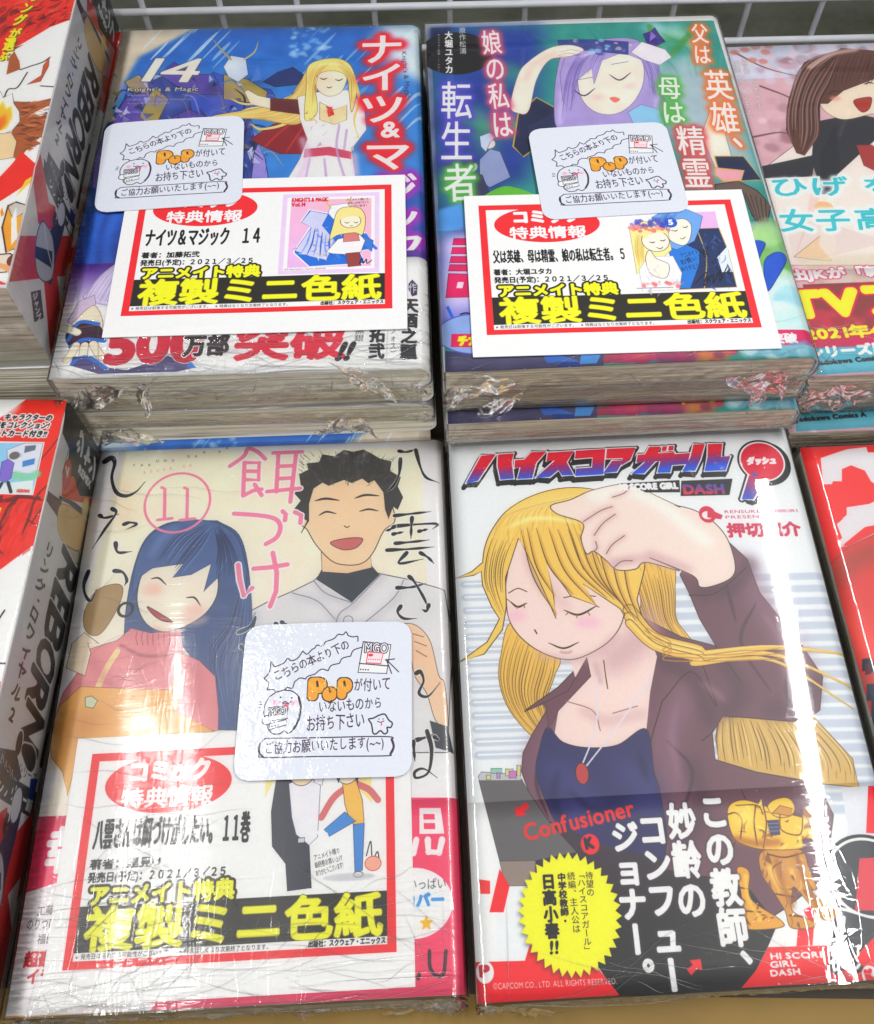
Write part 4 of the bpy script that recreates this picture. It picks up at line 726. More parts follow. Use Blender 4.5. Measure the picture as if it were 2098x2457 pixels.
# ---- thick red and white omnibus: front cover
def print_omnibus(upper=False):
    cf, ce = quad(*left_of(FP)), quad(*left_of(EP))
    p = Print(BW, BH, 60, (232, 232, 236), cf); r = random.Random(3)
    rd, dk = (226, 52, 36), (90, 34, 36)
    p.poly(T3([(320, 140), (740, 170), (650, 480), (390, 1590), (-20, 1900), (-900, 2000), (-900, 1100), (0, 330)]), rd)
    p.poly(T3([(-200, 120), (310, 150), (0, 370), (-600, 500)]), (228, 228, 234)); p.line(T3([(120, 300), (200, 220)]), .3, (236, 236, 240), .8, blur=.1)
    for a, w in (([(-60, 1180), (120, 1160), (260, 1120), (480, 1160)], .16), ([(220, 1130), (140, 1230), (60, 1400), (-40, 1560)], .2), ([(380, 1150), (330, 1330), (260, 1500)], .09), ([(540, 980), (420, 1100), (380, 1200)], .06), ([(650, 490), (560, 620), (430, 780), (380, 900)], .04), ([(60, 1500), (20, 1640), (80, 1700)], .08), ([(440, 1140), (400, 1130)], .1), ([(60, 1110), (40, 1160)], .12), ([(300, 1340), (420, 1420)], .05), ([(480, 1200), (330, 1420)], .05)): p.line(T3(a), w, (110, 34, 36), .85, taper=2)
    for k in range(60): x, y = r.uniform(-400, 450), r.uniform(1150, 1700); p.line(T3([(x, y), (x-60, y+110)]), r.uniform(.04, .2), pal(r, (206, 40, 36), (190, 50, 46), (236, 80, 66)), .5, taper=2)
    p.poly(T3([(400, 1620), (-30, 1900), (-300, 2040), (-300, 2300), (300, 2300), (380, 1700)]), (232, 232, 236)); p.poly(T3([(20, 1230), (60, 1235), (10, 1350), (-30, 1350)]), YEL)
    ol = [(.045, (244, 244, 246))]
    p.ht('キャラクターの', T3([(70, 362)]), T3([(550, 372)]), .26, BK, bold=.012, outl=ol, shear=.12); p.ht('感覚をコレクション!', T3([(-110, 440)]), T3([(520, 448)]), .26, BK, bold=.012, outl=ol, shear=.12); p.ht('ポストカード付き!!', T3([(-110, 522)]), T3([(495, 532)]), .26, BK, bold=.012, outl=ol, shear=.12)
    p.poly(T3([(-120, 572), (485, 580), (370, 1108), (-300, 1090)]), (236, 236, 240)); p.poly(T3([(0, 590), (470, 590), (365, 1095), (-120, 1080)]), (150, 200, 232))
    p.poly(T3([(110, 660), (290, 590), (468, 592), (400, 900), (120, 880)]), (214, 218, 230), edge=(120, 126, 140)); p.poly(T3([(290, 620), (400, 610), (390, 660), (280, 690)]), (110, 120, 136)); p.poly(T3([(265, 770), (390, 740), (380, 800), (262, 830)]), (80, 140, 200)); p.poly(T3([(130, 700), (260, 690), (250, 730), (130, 750)]), (190, 196, 210))
    for x, y in ((200, 910), (260, 930), (340, 930), (400, 900), (10, 950)): p.ell(T3([(x, y)]), .16, .15, (140, 206, 170), .9, blur=.04)
    p.poly(T3([(0, 1000), (370, 960), (365, 1095), (-20, 1085)]), (214, 226, 226)); p.poly(T3([(60, 780), (120, 750), (180, 790), (150, 940), (90, 980), (30, 960)]), (140, 116, 206), edge=(70, 60, 110)); p.ell(T3([(185, 715)]), .17, .15, (120, 112, 110)); p.line(T3([(60, 990), (20, 1060)]), .1, (60, 60, 70)); p.line(T3([(120, 980), (150, 1080)]), .1, (60, 60, 70))
    p.ht('REBORN', T3([(205, 1078)]), T3([(330, 1082)]), .1, (206, 50, 50), bold=.02)
    p.line(T4([(75, 360), (30, 430), (0, 500)]), .05, (60, 50, 50)); p.line(T4([(100, 800), (0, 800)]), .05, (60, 50, 50)); p.poly(T4([(0, 960), (46, 950), (60, 1000), (0, 1110), (-80, 1080)]), (232, 120, 50))
    if not upper: return p
    use(p, ce)
    p.poly(T1([(-900, -900), (760, -900), (740, 100), (720, 180), (500, 260), (170, 450), (0, 560), (-900, 700)]), rd)
    for k in range(70): x, y = r.uniform(-100, 680), r.uniform(-200, 380); p.line(T1([(x, y), (x+70, y-70)]), r.uniform(.05, .3), pal(r, (150, 28, 26), (196, 40, 34), (236, 70, 50), (110, 26, 26)), .5, taper=2)
    p.poly(T1([(720, 180), (500, 260), (160, 460), (0, 600), (-500, 700), (-500, 3400), (100, 3400), (440, 1480), (560, 860), (650, 400)]), (234, 234, 238))
    br, b2, fl = (176, 100, 56), (136, 74, 46), (250, 190, 50); ln = (70, 44, 36)
    p.poly(T1([(90, 560), (140, 500), (190, 600), (200, 680), (60, 735)]), br); p.poly(T1([(270, 830), (400, 800), (480, 650), (490, 560), (430, 640), (410, 740)]), (206, 92, 50), edge=ln); p.line(T1([(200, 685), (300, 650), (420, 610), (495, 560)]), .05, ln); p.line(T1([(40, 960), (80, 880), (170, 860), (270, 710)]), .05, ln); p.line(T1([(400, 845), (550, 855)]), .05, ln)
    p.poly(T1([(130, 1000), (330, 1010), (525, 965), (505, 1030), (330, 1110), (260, 1140), (480, 1150), (480, 1250), (440, 1330), (350, 1390), (410, 1415), (260, 1480), (170, 1600), (100, 1500), (120, 1300), (190, 1180)]), br, edge=b2)
    p.flecks(60, [T1([(0, 0), (740, -60), (720, 180), (500, 260), (170, 450), (0, 540)])], [(120, 26, 24), (250, 96, 60), (90, 20, 20), (206, 50, 40)], .03, .12, .8, ang=-.8)
    p.flecks(50, [T1([(140, 1000), (500, 980), (480, 1250), (260, 1460), (170, 1560), (130, 1290)])], [b2, (210, 134, 80), (96, 52, 34)], .02, .08, .6, ang=-.2)
    for k in range(40): x, y = r.uniform(180, 430), r.uniform(1020, 1360); p.line(T1([(x, y), (x+60, y-20)]), .07, pal(r, b2, (200, 124, 72)), .5, taper=2)
    p.poly(T1([(-200, 960), (-60, 880), (-40, 960), (0, 900), (30, 965), (120, 920), (135, 1020), (190, 1100), (195, 1200), (120, 1290), (0, 1340), (-200, 1400)]), (250, 246, 236), edge=ln); p.poly(T1([(-200, 1080), (-60, 960), (-20, 1060), (30, 990), (60, 1080), (110, 1040), (120, 1160), (60, 1270), (-40, 1310), (-200, 1340)]), fl, blur=.04); p.poly(T1([(-120, 1200), (-40, 1100), (0, 1180), (50, 1120), (60, 1210), (0, 1290), (-120, 1300)]), (238, 126, 40), blur=.05)
    p.poly(T1([(-200, 1350), (110, 1310), (165, 1400), (130, 1560), (-200, 1620)]), (244, 206, 166), edge=ln)
    use(p, ce)
    p.poly(cat(T1([(215, 1500), (370, 1640), (330, 1740)]), T2([(320, 80), (200, 210), (0, 340), (-400, 400), (-400, 0)]), T1([(0, 1750), (120, 1620)])), rd); p.poly(T2([(345, 70), (340, 110), (150, 300), (220, 190), (250, 130)]), (246, 200, 70))
    p.poly(T2([(20, 600), (80, 380), (160, 345), (270, 380), (200, 640), (170, 800), (60, 850)]), (240, 166, 50), edge=ln, ew=.05); p.poly(T2([(80, 400), (150, 350), (270, 380), (250, 440), (130, 520)]), (200, 196, 190), edge=ln); p.poly(T2([(110, 520), (160, 400), (170, 700), (110, 780)]), (246, 240, 230)); p.poly(T2([(-100, 880), (100, 860), (170, 920), (110, 1040), (-100, 1060)]), (226, 214, 200), edge=ln, ew=.05); p.ell(T2([(130, 930)]), .2, .25, (120, 60, 50)); p.line(T2([(-50, 970), (60, 1000), (110, 1040)]), .2, (226, 170, 120))
    p.poly(T2([(-300, 1000), (80, 1170), (-300, 1180)]), (226, 70, 66)); 
    p.poly(T2([(0, 440), (20, 400), (40, 470), (10, 500)]), (240, 150, 40))
    for t, a, b in (('ング', (300, 10), (160, 250)), ('が', (165, 270), (130, 370)), ('選', (110, 360), (70, 500)), ('ぶ', (45, 500), (10, 600)), ('リ', (390, -80), (310, 10))):
        p.vt(t, T1([a])+(3, 2), T1([b])+(3, 2), .42, (120, 90, 20), bold=.025); p.vt(t, T1([a]), T1([b]), .42, YEL, bold=.025)
    p.speckle(3, .008, 3)
    return p

def print_omnibus_spine():
    cf, ce = wall(*FP[:5]), wall(*EP[:5])
    p = Print(4.1, BH, 60, (228, 226, 226), cf); r = random.Random(6)
    gy = (66, 62, 62)
    p.poly(T3([(700, 180), (780, 220), (1100, 680), (1040, 1085), (810, 1085), (740, 930), (690, 900), (720, 640), (660, 490)]), (44, 42, 40)); p.line(T3([(715, 640), (650, 880)]), .03, gy)
    p.vt('ジャンプ', T3([(800, 520)]), T3([(1010, 960)]), 1.0, (232, 230, 228), bold=.05); p.ht('REMIX', T3([(795, 850)]), T3([(905, 1010)]), .3, (232, 230, 228), bold=.03); p.ht('SHUEISHA', T3([(845, 460)]), T3([(1005, 700)]), .14, (170, 168, 160))
    p.poly(T3([(640, 1100), (660, 900), (760, 900), (810, 1088), (930, 1090), (925, 1180), (830, 1150), (700, 1130)]), (226, 96, 60)); p.ell(T3([(695, 880)]), .3, .55, (206, 70, 80), edge=(150, 40, 50)); p.ht('V', T3([(680, 910)]), T3([(715, 920)]), .35, (240, 236, 236), bold=.03)
    p.poly(T3([(520, 1065), (640, 1150), (640, 1250), (600, 1310), (500, 1160)]), (96, 60, 76)); p.poly(T3([(620, 1100), (760, 1150), (900, 1260), (940, 1330), (860, 1290), (700, 1170), (620, 1140)]), (80, 74, 76))
    p.poly(T3([(640, 1180), (830, 1280), (860, 1450), (800, 1620), (660, 1560), (600, 1400)]), (240, 196, 140), sm=True, edge=(120, 80, 60)); p.ell(T3([(860, 1200)]), .3, .4, (240, 220, 150), .9, blur=.05)
    p.poly(T3([(650, 1580), (800, 1640), (790, 1760), (700, 1740)]), (196, 190, 170), edge=gy); p.poly(T3([(820, 1620), (900, 1560), (880, 1820), (830, 1800)]), (222, 180, 140), edge=gy)
    for t, a, b in (('リ', (540, 1570), (500, 1720)), ('ン', (500, 1740), (450, 1890)), ('グ', (460, 1930), (400, 2060))): p.vt(t, T3([a]), T3([b]), .62, gy, bold=.02)
    for t, a, b in (('・', (350, 240), (335, 300)), ('ロ', (330, 320), (290, 440)), ('ワ', (300, 470), (250, 600)), ('イ', (260, 640), (220, 760)), ('ヤ', (230, 790), (180, 920)), ('ル', (190, 970), (140, 1100)), ('2', (150, 1140), (110, 1290))): p.vt(t, T4([a]), T4([b]), .62, gy, bold=.02)
    big = [('R', T3([(690, 1680)]), T4([(560, 200)])), ('E', T4([(520, 130)]), T4([(480, 440)])), ('B', T4([(490, 370)]), T4([(420, 660)])), ('O', T4([(430, 620)]), T4([(350, 920)])), ('R', T4([(360, 880)]), T4([(290, 1180)])), ('N', T4([(310, 1160)]), T4([(240, 1480)])), ('!', T4([(250, 1440)]), T4([(190, 1590)]))]
    for t, a, b in big:
        q = p.m(np.vstack([a, b])); d = q[1]-q[0]; L = np.hypot(*d); T = glyph(t)[0].copy(); T -= T.reshape(-1, 2).mean(0); e = np.ptp(T.reshape(-1, 2), axis=0)
        X, Y = T[..., 1]/e[1], -T[..., 0]/e[0]                    # letters lie on their side along the spine
        X, Y = -X*1.35*p.k, -Y*L*.92
        c = (q[0]+q[1])/2; P = np.stack([c[0]-X+.0*Y, c[1]+Y-X*.25], -1)
        ar = (P[:, 1, 0]-P[:, 0, 0])*(P[:, 2, 1]-P[:, 0, 1])-(P[:, 2, 0]-P[:, 0, 0])*(P[:, 1, 1]-P[:, 0, 1]); P[ar < 0] = P[ar < 0][:, ::-1]
        p.tris(P, gy, 1, .075, [(.06, (228, 226, 226))])
    p.vt('家庭教師ヒットマン', T4([(655, 90)]), T4([(535, 710)]), .3, gy); p.line(T4([(515, 760), (470, 960), (395, 1340), (340, 1620)]), .22, (96, 60, 64), sm=False); p.line(T4([(480, 960), (400, 1340)]), .12, (170, 160, 160), sm=False)
    p.ht('完全決着シリーズ', T4([(10, 1600)]), T4([(290, 1790)]), .34, gy); p.poly(T4([(-40, 1640), (0, 1660), (305, 1850), (262, 2070), (0, 1900), (-60, 1850)]), (80, 74, 72)); p.ht('ヴァリアー編', T4([(0, 1850)]), T4([(250, 2030)]), .5, (236, 234, 232), bold=.02)
    for pts in ([(0, 690), (60, 640), (60, 1000), (100, 900), (200, 760), (215, 760), (180, 1000), (140, 1200), (20, 1400), (10, 1100)],): p.poly(Q5(pts), (214, 60, 54))
    p.line(Q5([(60, 700), (40, 800), (90, 850)]), .2, gy); p.line(Q5([(100, 690), (60, 760)]), .12, gy)
    use(p, ce)
    p.poly(T1([(480, 1500), (600, 1700), (640, 1960), (560, 1960), (455, 1640)]), (80, 76, 76)); p.vt('ヴァリアー', T1([(500, 1600)]), T1([(610, 1950)]), .3, (230, 228, 228))
    p.poly(cat(T1([(400, 1520), (350, 1660), (310, 1930)]), T2([(330, 160), (380, 560), (505, 620), (490, 380), (440, 60)])), (222, 76, 80))
    p.poly(T2([(200, 685), (735, 685), (700, 870), (640, 1080), (90, 1145)]), (216, 62, 66)); p.poly(T2([(90, 1148), (430, 1128), (500, 1800), (490, 1960), (200, 1400)]), (226, 226, 228)); p.poly(T2([(435, 1128), (570, 1090), (600, 1400), (505, 1900)]), (216, 66, 70)); p.poly(T2([(570, 1090), (650, 1080), (600, 1400)]), (228, 228, 230))
    p.poly(T2([(590, 350), (650, 400), (640, 600), (560, 900), (510, 1160), (470, 1100), (530, 900), (500, 640), (560, 560)]), (62, 70, 100), sm=True); p.ell(T2([(610, 470)]), .3, .5, (214, 214, 222))
    p.poly(T2([(410, 550), (450, 560), (520, 700), (540, 900), (520, 1100), (440, 1140), (370, 1050), (350, 850), (370, 660)]), (196, 200, 208), sm=True, edge=(90, 90, 100), ew=.05); p.poly(T2([(350, 785), (520, 840), (520, 1010), (350, 900)]), (50, 58, 88)); p.line(T2([(440, 580), (470, 800), (520, 1000)]), .07, (226, 228, 232)); p.poly(T2([(700, 400), (750, 480), (720, 600), (690, 540)]), (40, 70, 150))
    p.poly(T2([(305, 1245), (405, 1222), (435, 1500), (340, 1545)]), (76, 70, 74)); p.vt('ジャンプ', T2([(345, 1250)]), T2([(392, 1530)]), .5, (232, 230, 230), bold=.02)
    p.speckle(4, .008, 5)
    return p

# ---- cherry blossom comic (back right edge)
def print_blossom():
    p = Print(BW, BH, 56, (214, 176, 186), quad(*GP)); r = random.Random(9)
    p.a[:int(p.H*.12)] = np.array((206, 206, 222))/255.
    box = cat(R2([(1230, 170)]), R6([(2200, 900)]))
    p.blobs(260, box, .32, [(226, 190, 200), (196, 150, 164), (170, 120, 134), (236, 214, 222), (206, 200, 216), (150, 110, 120)], .7, .06, 31); p.blobs(120, R2([(1230, 170), (1800, 330)]), .2, [(214, 216, 232), (190, 196, 214), (222, 180, 190)], .7, .04, 32)
    for a in ([(1230, 200), (1350, 260), (1500, 300)], [(1290, 530), (1400, 510), (1450, 520)], [(1330, 330), (1450, 380), (1500, 440)]): p.line(R2(a), .12, (110, 76, 80), .8, taper=1)
    for x, y in ((1230, 200), (1270, 190), (1310, 180), (1350, 200), (1300, 230), (1360, 175), (1340, 235)): p.ell(R2([(x, y)])[0], .22, .18, (206, 130, 120), .8, blur=.03)
    ln, br = (70, 44, 44), (104, 66, 56)
    p.poly(cat(R2([(1540, 500), (1800, 480)]), R6([(2300, 700), (480, 700), (450, 420)])), (230, 220, 214), edge=ln)
    p.poly(cat(R2([(1540, 470), (1700, 440), (1850, 470)]), R6([(1500, 60), (480, 100)]), R2([(1530, 600)])), (52, 52, 62), edge=ln)
    p.poly(R2([(1590, 300), (1560, 400), (1640, 460), (1760, 440), (1850, 420), (1850, 260), (1700, 230)]), (246, 214, 196), sm=True, edge=ln)
    A, B = R2([(1640, 190), (1500, 240), (1440, 380), (1430, 500), (1470, 590)]), R2([(1640, 200), (1600, 320), (1560, 400), (1560, 520), (1500, 600)])
    p.poly(cat(R2([(1640, 185), (1850, 200), (1850, 330), (1780, 300), (1650, 350), (1590, 400)]), B[2:], A[::-1]), br, edge=ln); p.strands(A, B, 20, .05, (70, 42, 40)); p.strands(A, B, 9, .08, (214, 176, 166), .6)
    p.strands(R2([(1660, 190), (1620, 260), (1600, 370)]), R2([(1850, 200), (1850, 260), (1800, 320)]), 14, .05, (70, 42, 40)); p.line(R2([(1520, 260), (1600, 210), (1700, 190)]), .25, (226, 196, 190), .7, blur=.06)
    face(p, [R2([(1590, 365), (1615, 352), (1645, 355)]), R2([(1730, 325), (1750, 318), (1769, 322)])], R2([(1690, 390), (1740, 375), (1760, 380), (1750, 420), (1720, 432)]), ln, .07, (176, 60, 50)); p.ell(R2([(1620, 380)])[0], .25, .15, (240, 160, 150), .7, blur=.06)
    p.poly(R2([(1700, 560), (1760, 560), (1850, 620), (1850, 700), (1730, 640)]), (170, 60, 60), edge=ln); p.poly(R2([(1560, 600), (1620, 480), (1640, 640), (1600, 750), (1560, 750)]), (44, 44, 54))
    p.poly(R6([(1200, 640), (1500, 400), (1460, 670), (1340, 660)]), (236, 206, 160), edge=ln); p.poly(R6([(1400, 250), (1480, 200), (1500, 600), (1460, 660), (1380, 560)]), (236, 226, 214)); p.ell(R6([(1410, 285)])[0], .4, .3, (236, 186, 140)); p.poly(R6([(1300, 300), (1340, 0), (1400, 180), (1210, 640), (1230, 560)]), (226, 196, 190), .7)
    p.poly(R6([(1120, 300), (1769, 500), (1769, 560), (1200, 700)]), (200, 180, 180), .3)
    for t, q in (('原作', ((1265, 225), (1280, 285))), ('しめさば', ((1310, 300), (1325, 425))), ('漫画', ((1235, 230), (1245, 280))), ('足立いまる', ((1255, 285), (1290, 455)))): p.vt(t, R2([q[0]]), R2([q[1]]), .3, (226, 220, 222), outl=[(.02, (150, 120, 130), .02, .6)])
    T = (64, 190, 200); g = [(.13, (236, 246, 248), .07, .85), (.05, (240, 248, 250))]
    for a, b, t, h in ((R6([(1030, 210)]), R6([(1600, 200)]), 'ひげ', 1.05), (R6([(1690, 190)]), R6([(1960, 185)]), 'を', .9), (R6([(1100, 460)]), R6([(1620, 450)]), '女子', 1.15), (R6([(1640, 445)]), R6([(1920, 440)]), '高', 1.1)): p.ht(t, a, b, h, T, bold=.03, outl=g, shear=.1)
    p.poly(R6([(1230, 640), (2300, 600), (2300, 860), (1262, 860)]), (206, 196, 170), .5, blur=.1)
    p.ht('家出JKが「新米', R6([(1040, 820)]), R6([(1980, 770)]), .52, (240, 236, 238), bold=.04, outl=[(.05, (214, 90, 130))])
    p.poly(R6([(1260, 840), (2400, 800), (2400, 1240), (1340, 1250)]), (150, 66, 70)); p.blobs(60, R6([(1300, 1050), (1960, 1240)]), .3, [(206, 40, 90), (190, 60, 80), (160, 50, 60), (214, 90, 110)], .8, .05, 33); p.poly(R6([(1340, 1180), (2400, 1150), (2400, 1290), (1360, 1300)]), (200, 44, 96))
    Y = (252, 226, 40); o = [(.09, (206, 30, 80))]
    p.ht('TVア', R6([(1190, 1085)]), R6([(2100, 1040)]), 1.45, Y, bold=.15, outl=o); p.ht('2021年4月', R6([(1290, 1235)]), R6([(1990, 1195)]), .55, Y, bold=.04, outl=[(.04, (190, 40, 70))])
    p.poly(R6([(1350, 1290), (2400, 1250), (2400, 1420), (1360, 1480)]), (86, 176, 196)); p.ht('シリーズ累計', R6([(1310, 1360)]), R6([(1990, 1320)]), .48, (236, 240, 242), bold=.04); p.ht('Kadokawa Comics A', R6([(1345, 1412)]), R6([(1890, 1370)]), .2, (30, 40, 46), bold=.02)
    return p

# ---- red pixel comic (front right edge)
def print_pixel():
    p = Print(BW, BH, 56, (226, 34, 36), quad(*HP))
    p.poly(Q4([(1110, 268), (1190, 240), (1280, 210), (1410, 195), (1420, 230), (1560, 230), (1900, 260), (1900, 620), (1480, 620), (1440, 640), (1250, 660), (1560, 500), (1440, 420), (1400, 350), (1310, 315), (1250, 340), (1250, 420), (1190, 420), (1185, 440), (1125, 440)]), (216, 212, 216))
    p.poly(Q4([(1280, 590), (1480, 560), (1500, 700), (1400, 720), (1240, 850), (1220, 820), (1250, 790), (1215, 700), (1240, 680), (1280, 640)]), (216, 212, 216)); p.poly(Q4([(1225, 815), (1280, 850), (1600, 690), (1560, 820), (1225, 850)]), (206, 202, 208))
    p.poly(Q4([(1100, 1000), (1180, 960), (1290, 850), (1480, 760), (1900, 700), (1900, 2400), (1500, 2200), (1330, 1700), (1180, 1200)]), (212, 54, 48), edge=(150, 30, 36), ew=.03); p.line(Q4([(1190, 1080), (1300, 960), (1467, 880)]), .7, (150, 70, 50), .6, blur=.2); p.line(Q4([(1300, 1350), (1400, 1500), (1450, 1600)]), .9, (240, 96, 80), .7, blur=.35)
    for x, y, w, h, c in ((1380, 1585, 60, 70, (50, 44, 60)), (1430, 1600, 200, 60, (50, 44, 60)), (1375, 1680, 90, 80, (196, 80, 76)), (1410, 1750, 100, 100, (60, 70, 90)), (1440, 1830, 200, 400, (50, 64, 88)), (1400, 1620, 40, 60, (90, 50, 60))): p.poly(Q4([(x, y), (x+w, y-10), (x+w, y+h), (x, y+h+10)]), c)
    return p

# ---- bonus cards
CQ = {'A': [(311, 434), (971, 425), (984, 795), (251, 810)], 'B': [(1116, 477), (1779, 458), (1872, 834), (1133, 862)], 'D': [(184, 1769), (985, 1740), (1001, 2367), (95, 2420)]}
def wide(t): return ''.join(chr(ord(c)+0xFEE0) if c.isdigit() or c == '/' else c for c in t)
def print_card(which):
    p = Print(10.5, 7.4, 90, (234, 234, 237), [(0, 0), (1050, 0), (1050, 740), (0, 740)])
    R = lambda x0, y0, x1, y1, c, **k: p.poly(ID([(x0, y0), (x1, y0), (x1, y1), (x0, y1)]), c, **k)
    R(52, 50, 998, 648, (226, 44, 52)); R(78, 74, 972, 622, (242, 242, 245))
    p.ell(ID([(300, 150)]), 1.95, .88, (226, 44, 52)); p.ht('コミック', ID([(172, 142)]), ID([(430, 142)]), .62, (244, 244, 246), bold=.045); p.ht('特典情報', ID([(158, 218)]), ID([(442, 218)]), .56, (244, 244, 246), bold=.02)
    ttl, x1, au = {'A': ('ナイツ＆マジック　14', 520, '加藤拓弐'), 'B': ('父は英雄、母は精霊、娘の私は転生者。 5', 572, '大堀ユタカ'), 'D': ('八雲さんは餌づけがしたい。 11巻', 560, '里見U')}[which]
    p.ht(wide(ttl), ID([(92, 332)]), ID([(x1, 332)]), {'A': .85, 'B': .6, 'D': .85}[which], BK, bold=.02 if which != 'B' else .012)
    p.ht('著者：'+au, ID([(90, 388)]), ID([(300, 388)]), .27, BK, bold=.01); p.ht(wide('発売日(予定)：2021/3/25'), ID([(90, 424)]), ID([(500, 424)]), .27, BK, bold=.01)
    R(78, 488, 972, 622, (44, 42, 34)); Y = (250, 240, 30)
    p.ht('アニメイト特典', ID([(98, 486)]), ID([(525, 486)]), .52, Y, bold=.035, outl=[(.075, (60, 58, 20)), (.05, (44, 42, 34))])
    p.ht('複製ミニ色紙', ID([(100, 603)]), ID([(960, 603)]), 1.1, Y, bold=.042, outl=[(.025, (120, 114, 20))])
    R(78, 608, 972, 630, (242, 242, 245)); R(52, 629, 998, 650, (226, 44, 52))
    p.ht('※発売日は前後する可能性がございます。　※特典はなくなり次第終了となります。', ID([(84, 625)]), ID([(640, 625)]), .14, BK); p.ht('出版社：スクウェア・エニックス', ID([(745, 626)]), ID([(968, 626)]), .17, BK, bold=.008)
    ln = (80, 60, 70)
    if which == 'A':
        R(588, 88, 952, 482, (222, 196, 228)); R(606, 106, 934, 464, (246, 240, 246)); p.poly(ID([(620, 118), (922, 118), (922, 452), (620, 452)]), G((222, 176, 226), (240, 176, 190), ID([(620, 450)]), ID([(900, 130)])))
        bl, wv, sk = (40, 110, 206), (196, 196, 232), (250, 224, 200)
        p.poly(ID([(640, 380), (700, 250), (660, 230), (690, 170), (760, 190), (830, 150), (860, 200), (900, 300), (930, 370), (880, 380), (900, 440), (700, 450)]), bl, edge=(244, 244, 250), ew=.05)
        p.poly(ID([(645, 372), (700, 260), (662, 232), (695, 175), (760, 195), (740, 250), (790, 330), (760, 420), (700, 400)]), wv, edge=(90, 90, 150)); p.poly(ID([(760, 190), (770, 150), (830, 140), (850, 180), (820, 230), (780, 220)]), (226, 226, 236), edge=(90, 90, 150)); p.line(ID([(770, 165), (750, 130), (745, 118)]), .06, (206, 180, 100)); p.line(ID([(835, 150), (845, 110)]), .06, (206, 180, 100)); p.poly(ID([(795, 175), (840, 165), (836, 185), (800, 192)]), (70, 130, 190))
        p.flecks(40, [ID([(645, 372), (700, 260), (740, 250), (790, 330), (760, 420), (700, 400)])], [(226, 226, 246), (120, 120, 190), (206, 180, 110), (150, 150, 210)], .015, .05, .35); p.flecks(30, [ID([(800, 180), (890, 200), (890, 290), (790, 300)])], [(214, 170, 90), (255, 236, 180)], .01, .03, .3, ang=1.5); p.line(ID([(900, 300), (925, 350), (940, 370)]), .12, (60, 120, 206)); p.poly(ID([(880, 300), (930, 330), (925, 385), (890, 350)]), (60, 120, 206), edge=(30, 60, 140))
        for k in range(9): p.line(ID([(700+k*14, 260+k*8), (690+k*16, 330+k*6), (665+k*24, 390+k*4)]), .06, (30, 80, 180) if k % 2 else (90, 150, 230), .8, taper=2)
        p.poly(ID([(800, 320), (880, 300), (900, 330), (880, 400), (780, 390), (760, 380)]), (236, 226, 236), edge=ln); p.poly(ID([(820, 280), (870, 275), (880, 330), (820, 335)]), (206, 120, 120), edge=ln); p.poly(ID([(830, 390), (880, 385), (886, 450), (840, 455)]), (150, 70, 70), edge=ln)
        p.poly(ID([(795, 180), (830, 160), (880, 170), (900, 220), (890, 300), (860, 290), (800, 300), (770, 320), (780, 250)]), (244, 214, 140), sm=True, edge=ln); p.ell(ID([(845, 232)]), .38, .34, sk, edge=ln); p.poly(ID([(800, 230), (810, 185), (860, 178), (888, 215), (850, 205), (820, 215)]), (244, 214, 140))
        face(p, [ID([(822, 236), (832, 242), (840, 236)]), ID([(856, 236), (866, 242), (874, 236)])], ID([(842, 254), (848, 257), (854, 254)]), ln, .03)
        p.ht("KNIGHT'S & MAGIC", ID([(622, 128)]), ID([(760, 128)]), .2, (200, 40, 60), bold=.012); p.ht('Vol.14', ID([(622, 152)]), ID([(675, 152)]), .2, (200, 40, 60), bold=.012)
        for i, t in enumerate(('アニメイト様にて', 'お買い上げありがとう', 'ございます！')): p.ht(t, ID([(826+i*8, 130+i*16)]), ID([(912, 128+i*16)]), .12, BK, wob=.12)
        p.line(ID([(880, 440), (890, 415), (894, 440), (905, 420), (908, 440), (925, 425)]), .03, BK); p.ht('©2021 Hisago Amazake-no / Takuji Kato / SQUARE ENIX', ID([(610, 462)]), ID([(760, 462)]), .07, ln)
    if which == 'B':
        p.poly(ID([(600, 110), (940, 100), (945, 470), (600, 478)]), (230, 226, 238)); p.poly(ID([(830, 110), (930, 108), (930, 200), (860, 210)]), (222, 176, 222))
        nv = (38, 56, 100); p.poly(ID([(760, 300), (800, 230), (850, 190), (930, 190), (945, 300), (945, 470), (740, 475), (730, 380)]), nv, edge=(190, 160, 80), ew=.04); p.poly(ID([(730, 280), (790, 260), (840, 300), (830, 360), (780, 470), (730, 470)]), (40, 120, 206), edge=(30, 60, 120)); p.line(ID([(850, 200), (860, 330), (830, 470)]), .04, (190, 160, 80)); p.poly(ID([(900, 330), (945, 280), (945, 400), (905, 400)]), (214, 222, 240))
        hb = (110, 160, 222); p.poly(ID([(690, 130), (740, 100), (830, 95), (880, 130), (860, 190), (830, 250), (760, 290), (700, 260)]), hb, edge=(60, 80, 140)); p.poly(ID([(730, 170), (800, 140), (830, 170), (815, 240), (785, 270), (740, 240)]), (248, 226, 212), sm=True, edge=ln); p.strands(ID([(740, 105), (700, 170), (700, 260)]), ID([(800, 100), (770, 150), (735, 230)]), 10, .03, (60, 90, 170)); face(p, [ID([(752, 196), (768, 200), (778, 194)]), ID([(796, 180), (808, 184), (818, 176)])], ID([(778, 236), (790, 238), (802, 228)]), ln, .035)
